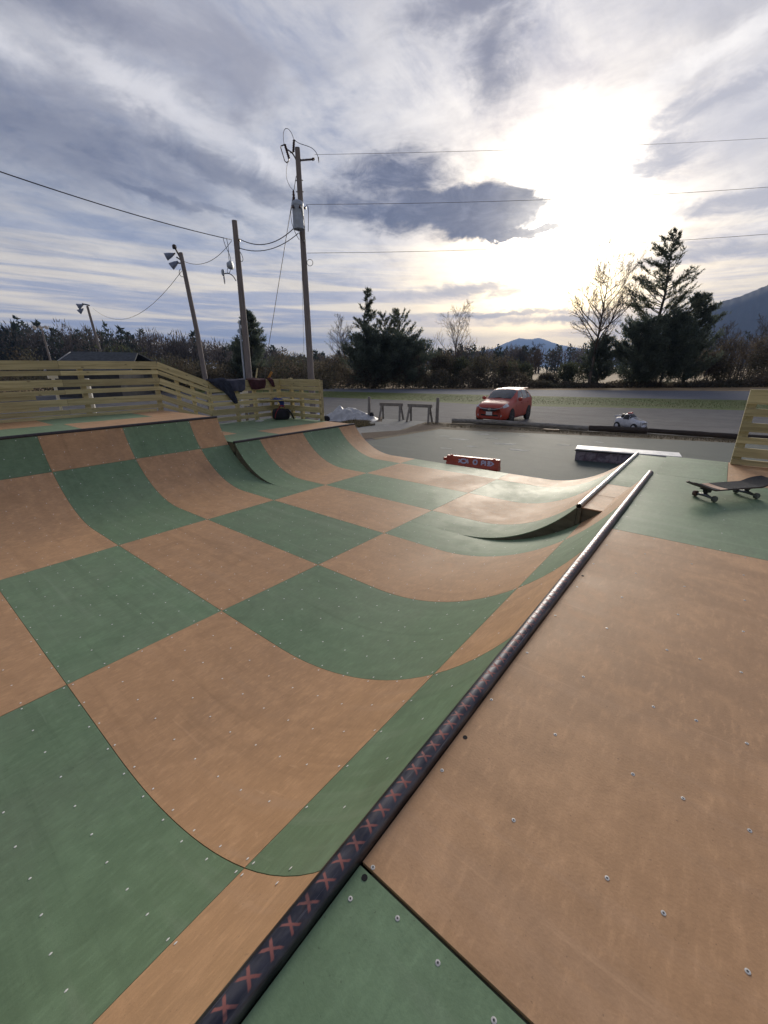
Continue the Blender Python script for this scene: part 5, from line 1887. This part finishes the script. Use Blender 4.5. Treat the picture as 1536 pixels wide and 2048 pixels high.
def cedar(loc, h, rad, label, seed, dense=1.0, base=.12, m=None, up=.35, group=None, shape=.85, name='cedar_tree', lobes=()):
    """evergreen: leader, swept branches, sprays of short blades along them; lobes add side crowns"""
    r = np.random.default_rng(seed)
    t = thing(name, label, 'tree', loc, 0, group)
    tr, cr = Geo(), Geo()
    n = 8
    px_ = np.zeros(3)
    wob = r.normal(0, .012, (n + 1, 2)) * h
    wob[0] = 0
    P = [np.array([wob[i, 0] * i / n, wob[i, 1] * i / n, h * .97 * i / n - .2]) for i in range(n + 1)]
    for i in range(n):
        tr.seg(P[i], P[i + 1], h * .016 * (1 - i / n) + .02, h * .016 * (1 - (i + 1) / n) + .02, 7)

    def axis(z):
        f = min(max((z + .2) / (h * .97), 0), .999) * n
        i = int(f)
        return P[i] + (P[i + 1] - P[i]) * (f - i)

    nb = int(70 * dense * (h / 12) ** .5)
    C_, D_, L_, W_ = [], [], [], []
    for i in range(nb):
        f = base + (1 - base) * (i + r.uniform(0, 1)) / nb
        z = h * f
        env = rad * min(1.0, ((1 - f) / (1 - base)) ** shape + .05) * r.uniform(.55, 1.15)
        if f < .3:
            env *= r.uniform(.6, 1.0)
        a = r.uniform(0, 2 * PI)
        d = np.array([math.cos(a), math.sin(a), up + .25 * r.normal() * .5])
        p0 = axis(z * .96)
        q = p0.copy()
        steps = 5
        dd = d / np.linalg.norm(d)
        pts = [q]
        for s in range(steps):
            dd = dd + r.normal(0, .09, 3) + np.array([0, 0, .07])
            dd /= np.linalg.norm(dd)
            q = q + dd * env / steps
            pts.append(q)
            cr.seg(pts[-2], pts[-1], .035 * (1 - s / steps) * h / 12 + .012, .035 * (1 - (s + 1) / steps) * h / 12 + .010, 3)
        ns = int((7 + env * 9) * (.45 + .55 * dense))
        for k in range(ns):
            u = r.uniform(.10, 1.0) ** .75
            j = min(int(u * steps), steps - 1)
            sp = (.05 + .05 * env * .3) * (.6 + .4 * dense)
            c = pts[j] + (pts[j + 1] - pts[j]) * (u * steps - j) + r.normal(0, sp, 3)
            side = np.cross(dd, (0, 0, 1.0)) * r.choice((-1, 1)) * r.uniform(.3, 1.0)
            tw = dd * .8 + side + np.array([0, 0, r.uniform(-.05, .45)])
            tw /= np.linalg.norm(tw)
            tl = r.uniform(.18, .5) * (.55 + .2 * env)
            nb2 = 8
            f_ = r.uniform(0, 1, (nb2, 1))
            C_.append(c + tw * tl * f_ + r.normal(0, .03, (nb2, 3)))
            D_.append(tw * .9 + r.normal(0, .42, (nb2, 3)))
            L_.append(r.uniform(.14, .36, nb2) * (h / 12) ** .3)
            W_.append(r.uniform(.020, .046, nb2))
    cr.blades(np.concatenate(C_), np.concatenate(D_), np.concatenate(L_), np.concatenate(W_))
    tr.make('trunk', M_BARK, t)
    cr.make('crown', m or M_CEDAR, t)
    return t


def bush(loc, sx, sy, h, label, seed, m, n=2600, name='shrub', cat='shrub', group=None, stems=9, lumps=9, twig=.5, rz=None):
    """rounded thicket: many leaning stems and clumps of blades in overlapping lumps"""
    r = np.random.default_rng(seed)
    t = thing(name, label, cat, loc, math.atan2(RH[1], RH[0]) if rz is None else rz, group)
    st, cr = Geo(), Geo()
    for i in range(stems):
        a = np.array([r.uniform(-.8, .8) * sx, r.uniform(-.6, .6) * sy, -.1])
        b = a + np.array([r.normal(0, .25) * sx * .4, r.normal(0, .2) * sy, h * r.uniform(.5, .95)])
        mm = (a + b) / 2 + r.normal(0, .1, 3)
        st.seg(a, mm, .05 * h / 4 + .015, .035 * h / 4 + .01, 4)
        st.seg(mm, b, .035 * h / 4 + .01, .012, 4)
    cen = [(r.uniform(-.75, .75) * sx, r.uniform(-.6, .6) * sy, h * r.uniform(.25, .68), r.uniform(.45, .8)) for _ in range(lumps)]
    per = n // lumps
    for cx, cy, cz, k in cen:
        v = r.normal(size=(per, 3))
        v /= np.linalg.norm(v, axis=1, keepdims=True)
        rad_ = r.uniform(.35, 1.12, per) ** .7
        hr = min(h - cz, cz + .2)
        p = np.stack([cx + v[:, 0] * rad_ * sx * .45 * k * 1.3, cy + v[:, 1] * rad_ * sy * .55 * k * 1.3, cz + v[:, 2] * rad_ * hr * k * 1.25], 1)
        p[:, 2] = np.maximum(p[:, 2], .05)
        # break the outline into clumps
        cl = np.sin(p[:, 0] * 5.1 + cx * 9) + np.sin(p[:, 2] * 6.3 + cy) + np.sin(p[:, 1] * 4.7)
        keep = (cl > -1.1) | (rad_ < .7)
        p, v2 = p[keep], v[keep]
        d = v2 + np.array([0, 0, .5]) + r.normal(0, .6, p.shape)
        kk = len(p)
        tw_ = r.uniform(size=kk) < twig * .6
        cr.blades(p, d, np.where(tw_, r.uniform(.30, .75, kk), r.uniform(.12, .28, kk)), np.where(tw_, r.uniform(.008, .018, kk), r.uniform(.04, .09, kk)))
    tag(st.make('stems', M_BARK, t), kind='stuff')
    cr.make('crown', m, t)
    return t


def at(px_off, D_):
    """ground point at lateral offset s (m) and distance D_ (m) ahead of the ramp, as seen from it"""
    return (3.288 + RH[0] * px_off + FH[0] * D_, -.422 + RH[1] * px_off + FH[1] * D_)


def gp(s, d, z=G):
    x, y = at(s, d)
    return (x, y, z)


# right-hand group
cedar(gp(32.3, 53), 17.0, 5.7, 'tallest evergreen, an open-branched cedar with sky showing through, at the right', 11, .90, .26, M_CEDAR, .42, shape=.72)
bare_tree(gp(24.4, 51), 13.6, .72, 'tall leafless tree, pale against the bright sky, left of the tallest cedar', 5, (.01, 0), r0=.20, levels=5, fork=.24)
cedar(gp(35.4, 51), 9.9, 4.0, 'dark dense cedar leaning up right of the tallest cedar', 13, 2.1, .03, M_CEDARD, .5, shape=.55)
cedar(gp(32.2, 50), 7.6, 4.2, 'broad dark evergreen at the foot of the tallest cedar, right side', 14, 2.2, .02, M_CEDARD, .45, shape=.42)
cedar(gp(28.6, 49.5), 6.8, 3.8, 'low rounded dark evergreen between the bare tree and the tallest cedar', 15, 2.3, .02, M_CEDARD, .4, shape=.36)
cedar(gp(25.8, 52), 5.4, 2.8, 'lowest dark evergreen beneath the tall leafless tree', 16, 2.0, .02, M_CEDARD, .4, shape=.36)
# middle group
cedar(gp(-2.0, 52), 10.9, 2.9, 'pointed cedar, the taller of the pair at the middle of the tree line', 21, 1.05, .10, M_CEDAR, .5, shape=.75)
cedar(gp(.2, 52.6), 8.2, 3.2, 'middle cedar with a ragged split top, just right of the pointed one', 22, .85, .12, M_CEDAR, .6, shape=.55)
cedar(gp(2.0, 53.2), 8.7, 3.3, 'round-topped cedar at the right of the middle group', 23, .85, .16, M_CEDAR, .55, shape=.50)
cedar(gp(-1.0, 50.5), 5.7, 4.6, 'wide dark evergreen mass at the foot of the middle cedars, left half', 24, 2.4, .02, M_CEDARD, .35, shape=.35)
cedar(gp(2.6, 50.5), 5.4, 4.0, 'wide dark evergreen mass at the foot of the middle cedars, right half', 25, 2.3, .02, M_CEDARD, .35, shape=.35)
bare_tree(gp(-4.4, 53), 7.6, .55, 'thin leafless tree left of the middle cedars', 26, (.03, 0), r0=.09, levels=4)
bare_tree(gp(9.1, 56), 9.2, .75, 'small leafless tree standing alone above the brush, between the two evergreen groups', 27, (0, 0), r0=.11, levels=4, fork=.12)
# left group by the poles
cedar(gp(-14.9, 50), 8.4, 2.9, 'dark pointed cedar behind the lamp-arm pole', 31, 2.0, .04, M_CEDARD, .35, shape=.7)
cedar(gp(-16.7, 51), 5.2, 1.6, 'short blunt cedar just left of the lamp-arm pole', 32, 1.8, .05, M_CEDARD, .35, shape=.4)
bush(gp(-24.5, 43), 3.4, 2.2, 5.0, 'dark evergreen bush behind the house roof', 41, M_BRUSHG, 3200, twig=.2)
# brush along the road
spec = [(-29, 44, 4.2, 3.6, 'M_BRUSH'), (-22, 46, 4.0, 3.6, 'M_BRUSH'), (-12.2, 52, 4.0, 4.0, 'M_BRUSHG'), (-8, 52, 3.4, 4.0, 'M_BRUSH'), (6.2, 51, 3.2, 4.4, 'M_BRUSH'),
        (9.6, 51, 3.0, 3.7, 'M_BRUSHG'), (13.0, 50, 3.0, 3.9, 'M_BRUSH'), (16.4, 51.5, 2.2, 3.2, 'M_BRUSHG'), (20.0, 51, 1.2, 1.6, 'M_BRUSH'), (23.4, 50, 1.6, 3.0, 'M_BRUSHG'),
        (37.5, 49, 2.6, 4.2, 'M_BRUSH'), (41.0, 50, 3.0, 5.2, 'M_BRUSH'), (45.0, 50, 3.6, 6.0, 'M_BRUSH'), (51, 52, 4.6, 6.4, 'M_BRUSH')]
lab = ['brown thicket at the far left of the road edge behind the railing', 'brown thicket behind the left railing near the floodlight pole', 'greenish thicket right of the dark cedar, between the two utility poles',
       'brown thicket just left of the middle cedars', 'tall brown thicket touching the right side of the middle cedars', 'greenish thicket under the small lone leafless tree',
       'brown thicket left of the parked car, beyond the road', 'greenish thicket directly beyond the parked car', 'low brown thicket with dry grass showing, right of the car', 'greenish thicket at the left foot of the tall leafless tree',
       'brown thicket beneath the dense dark cedar', 'tall dark brown thicket right of the dense dark cedar', 'tall brown thicket above the right slat railing', 'brown thicket at the right edge beyond the slat railing']
for i, ((s, d, sx, h, mm), l) in enumerate(zip(spec, lab)):
    bush(gp(s, d + 3), sx, 2.0, h, l, 60 + i, globals()[mm], 5200, group='thickets along the road')
for i, (s, d, h, l) in enumerate(((41.4, 53, 7.0, 'leafless tree just right of the dense dark cedar'), (45.6, 54, 7.6, 'leafless tree over the right slat railing'), (20.5, 60, 5.2, 'low leafless tree far behind the brush right of the car'))):
    bare_tree(gp(s, d), h, .7, l, 90 + i, (0, 0), r0=.12, levels=4, fork=.15)
# dark undergrowth at the road edge
g_ = Geo()
nU = 60000
s_ = rng.uniform(-46, 66, nU)
dep = np.interp(s_, [-46, -20, 0, 20, 40, 66], [44, 47.5, 48.3, 48.5, 47.8, 50]) + rng.uniform(0, 3.4, nU)
top = (1.0 + .5 * np.sin(s_ * .7) * np.sin(s_ * .23 + 1) + .3 * np.sin(s_ * 2.1)) * np.interp(s_, [-46, 5, 13, 22, 36, 44], [2.6, 2.4, 1.2, .42, .5, .9])
hU = rng.uniform(.02, 1.0, nU) ** 1.1 * np.maximum(top, .25)
pp = np.stack([3.288 + RH[0] * s_ + FH[0] * dep, -.422 + RH[1] * s_ + FH[1] * dep, G + hU], 1)
dd_ = rng.normal(0, .8, (nU, 3)) + np.array([0, 0, .6])
tw_ = rng.uniform(size=nU) < .35
g_.blades(pp, dd_, np.where(tw_, rng.uniform(.25, .65, nU), rng.uniform(.12, .30, nU)), np.where(tw_, rng.uniform(.010, .022, nU), rng.uniform(.05, .12, nU)))
tag(g_.make('undergrowth', M_BRUSH), kind='stuff')


# a second, deeper belt of scrub on the left and in the middle
g2_ = Geo()
nB = 26000
s_ = rng.uniform(-60, 11, nB)
dep = rng.uniform(62, 78, nB)
hU = rng.uniform(.02, 1.0, nB) * (2.3 + .7 * np.sin(s_ * .5) + .4 * np.sin(s_ * 1.7)) * np.interp(s_, [4, 11], [1, .4])
pp = np.stack([3.288 + RH[0] * s_ + FH[0] * dep, -.422 + RH[1] * s_ + FH[1] * dep, G + hU], 1)
g2_.blades(pp, rng.normal(0, .8, (nB, 3)) + np.array([0, 0, .6]), rng.uniform(.25, .6, nB), rng.uniform(.06, .16, nB))
tag(g2_.make('undergrowth', M_BRUSH), kind='stuff')


# far woods
def wood(name, s0, s1, d0, d1, hfun, n, green_frac, seed, per=95, zfun=lambda s, d: 0.0, gmask=None):
    r = np.random.default_rng(seed)
    for kind, m in ((0, M_WOODF), (1, M_WOODG)):
        g = Geo()
        cnt = int(n * (green_frac if kind else 1 - green_frac))
        for i in range(cnt):
            s = r.uniform(s0, s1)
            d = r.uniform(d0, d1)
            if kind and gmask and r.uniform() > gmask(s / d):
                continue
            h = hfun(s / d) * r.uniform(.72, 1.06)
            x, y = at(s, d)
            z0 = G + zfun(s, d)
            g.seg((x, y, z0), (x + r.normal(0, .3), y, z0 + h * .8), .22, .06, 3)
            v = r.normal(size=(per, 3))
            v /= np.linalg.norm(v, axis=1, keepdims=True)
            k = r.uniform(.3, 1.0, per) ** .6
            if kind:
                t = r.uniform(.05, 1.0, per)
                w = h * .24 * (1 - t) ** .7 + .3
                a = r.uniform(0, 2 * PI, per)
                q = np.stack([x + w * np.cos(a) * k, y + w * np.sin(a) * k, z0 + h * t], 1)
                g.blades(q, r.normal(0, .5, (per, 3)) + np.array([0, 0, .4]), r.uniform(.7, 1.5, per), r.uniform(.2, .45, per))
            else:
                q = np.stack([x + v[:, 0] * k * h * .27, y + v[:, 1] * k * h * .27, z0 + h * .58 + v[:, 2] * k * h * .40], 1)
                dirs = v * .8 + np.array([0, 0, .9]) + r.normal(0, .35, (per, 3))
                g.blades(q, dirs, r.uniform(.5, 1.5, per), r.uniform(.06, .15, per))
        tag(g.make(name, m), kind='stuff')


rise = lambda s, d: max(0.0, (d - 110) * .02)
hl = lambda q: np.interp(q, [-1.1, -.88, -.767, -.73, -.606, -.54, -.42, -.365, -.3], [15.8, 15.8, 15.6, 14.4, 14.0, 12.6, 11.2, 9.6, 8.2])
wood('far_wood', -165, -34, 118, 160, hl, 430, .34, 3, 170, rise, lambda q: 1.0 if q < -.68 else .45)
wood('far_wood', -60, 60, 150, 190, lambda q: np.interp(q, [-.4, -.2, 0, .2, .45], [9.5, 7.5, 8, 9.6, 9]), 300, .30, 4, 130)
wood('far_wood', 55, 190, 150, 190, lambda q: np.interp(q, [.3, .6, .8, 1.0], [9, 12, 15, 16]), 240, .22, 6, 95)

# ------------------------------------------------------------------ mountains
M_MTN, mn, mb_ = ground_mat('wooded_mountain', (0.048, 0.048, 0.054), (0.04, 0.039, 0.048), (0.056, 0.052, 0.054), 0.004, 0.03, fine=.08, bump=0)


def ridge(name, pts, foot, seed, z0=-2.0, nsub=14):
    """mountain range: crest line of (x, y, height), slopes falling to both sides"""
    r = np.random.default_rng(seed)
    C_ = np.array(pts, float)
    t = np.linspace(0, len(pts) - 1, nsub * (len(pts) - 1) + 1)
    crest = np.stack([np.interp(t, range(len(pts)), C_[:, k]) for k in range(3)], 1)
    crest[:, 2] += np.convolve(r.normal(0, 1, len(t)), [.25, .5, .25], 'same') * C_[:, 2].max() * .004
    rows = []
    for f in np.linspace(-1, 1, 15):
        row = []
        for i, (x, y, h) in enumerate(crest):
            d = np.array([x - 3.3, y + .4])
            L_ = np.linalg.norm(d)
            d /= L_
            k = 1 - abs(f)
            hh_ = h * (k ** 1.15)
            hh_ *= 1 + .06 * math.sin(i * .37 + f * 9 + seed) * (1 - k) + .04 * math.sin(i * .81 - f * 13) * (1 - k)
            off = f * foot
            row.append((x + d[0] * off, y + d[1] * off, z0 + hh_))
        rows.append(row)
    o = MB().grid(rows).build(name, M_MTN, None, smooth='all')
    return tag(o, kind='structure')


ridge('hills', [(-4157.1, 5620.8, 40.4), (-3464.1, 6152.1, 166.2), (-2983.9, 6492.6, 285.4), (-2832.7, 6621.8, 371.5), (-2693.0, 6727.4, 424.5), (-2563.2, 6837.4, 407.9), (-2451.5, 6921.6, 427.8), (-2309.1, 7029.9, 371.5), (-2198.5, 7126.2, 326.6), (-1948.3, 7327.5, 275.5), (-1616.1, 7507.3, 219.2), (-1154.1, 7622.8, 133.1)], 1045, 2)
ridge('hills', [(-250.7, 1715.8, 36.9), (-178.7, 1775.8, 123.9), (-121.7, 1825.0, 165.9), (-89.3, 1851.4, 195.9), (-29.9, 1899.4, 218.1), (33.7, 1950.4, 250.5), (115.3, 1997.8, 300.9), (253.3, 2069.8, 336.9), (481.3, 2159.8, 312.9), (901.3, 2219.8, 252.9)], 540, 3)

# ------------------------------------------------------------------ haze
hz_ = MB().box((-2300, 3900, 284), (9400, 9600, 571)).build('haze', bpy.data.materials.new('haze_air'))
hm = hz_.data.materials[0]
hm.use_nodes = True
ht = NT(hm.node_tree)
hm.node_tree.nodes.remove(hm.node_tree.nodes['Principled BSDF'])
pv = ht.new('ShaderNodeVolumePrincipled')
pv.inputs['Color'].default_value = (0.36, 0.56, 1.0, 1)
pv.inputs['Density'].default_value = 0.0002
pv.inputs['Anisotropy'].default_value = 0.0
ht.link(pv.outputs[0], hm.node_tree.nodes['Material Output'].inputs['Volume'])
tag(hz_, kind='stuff')
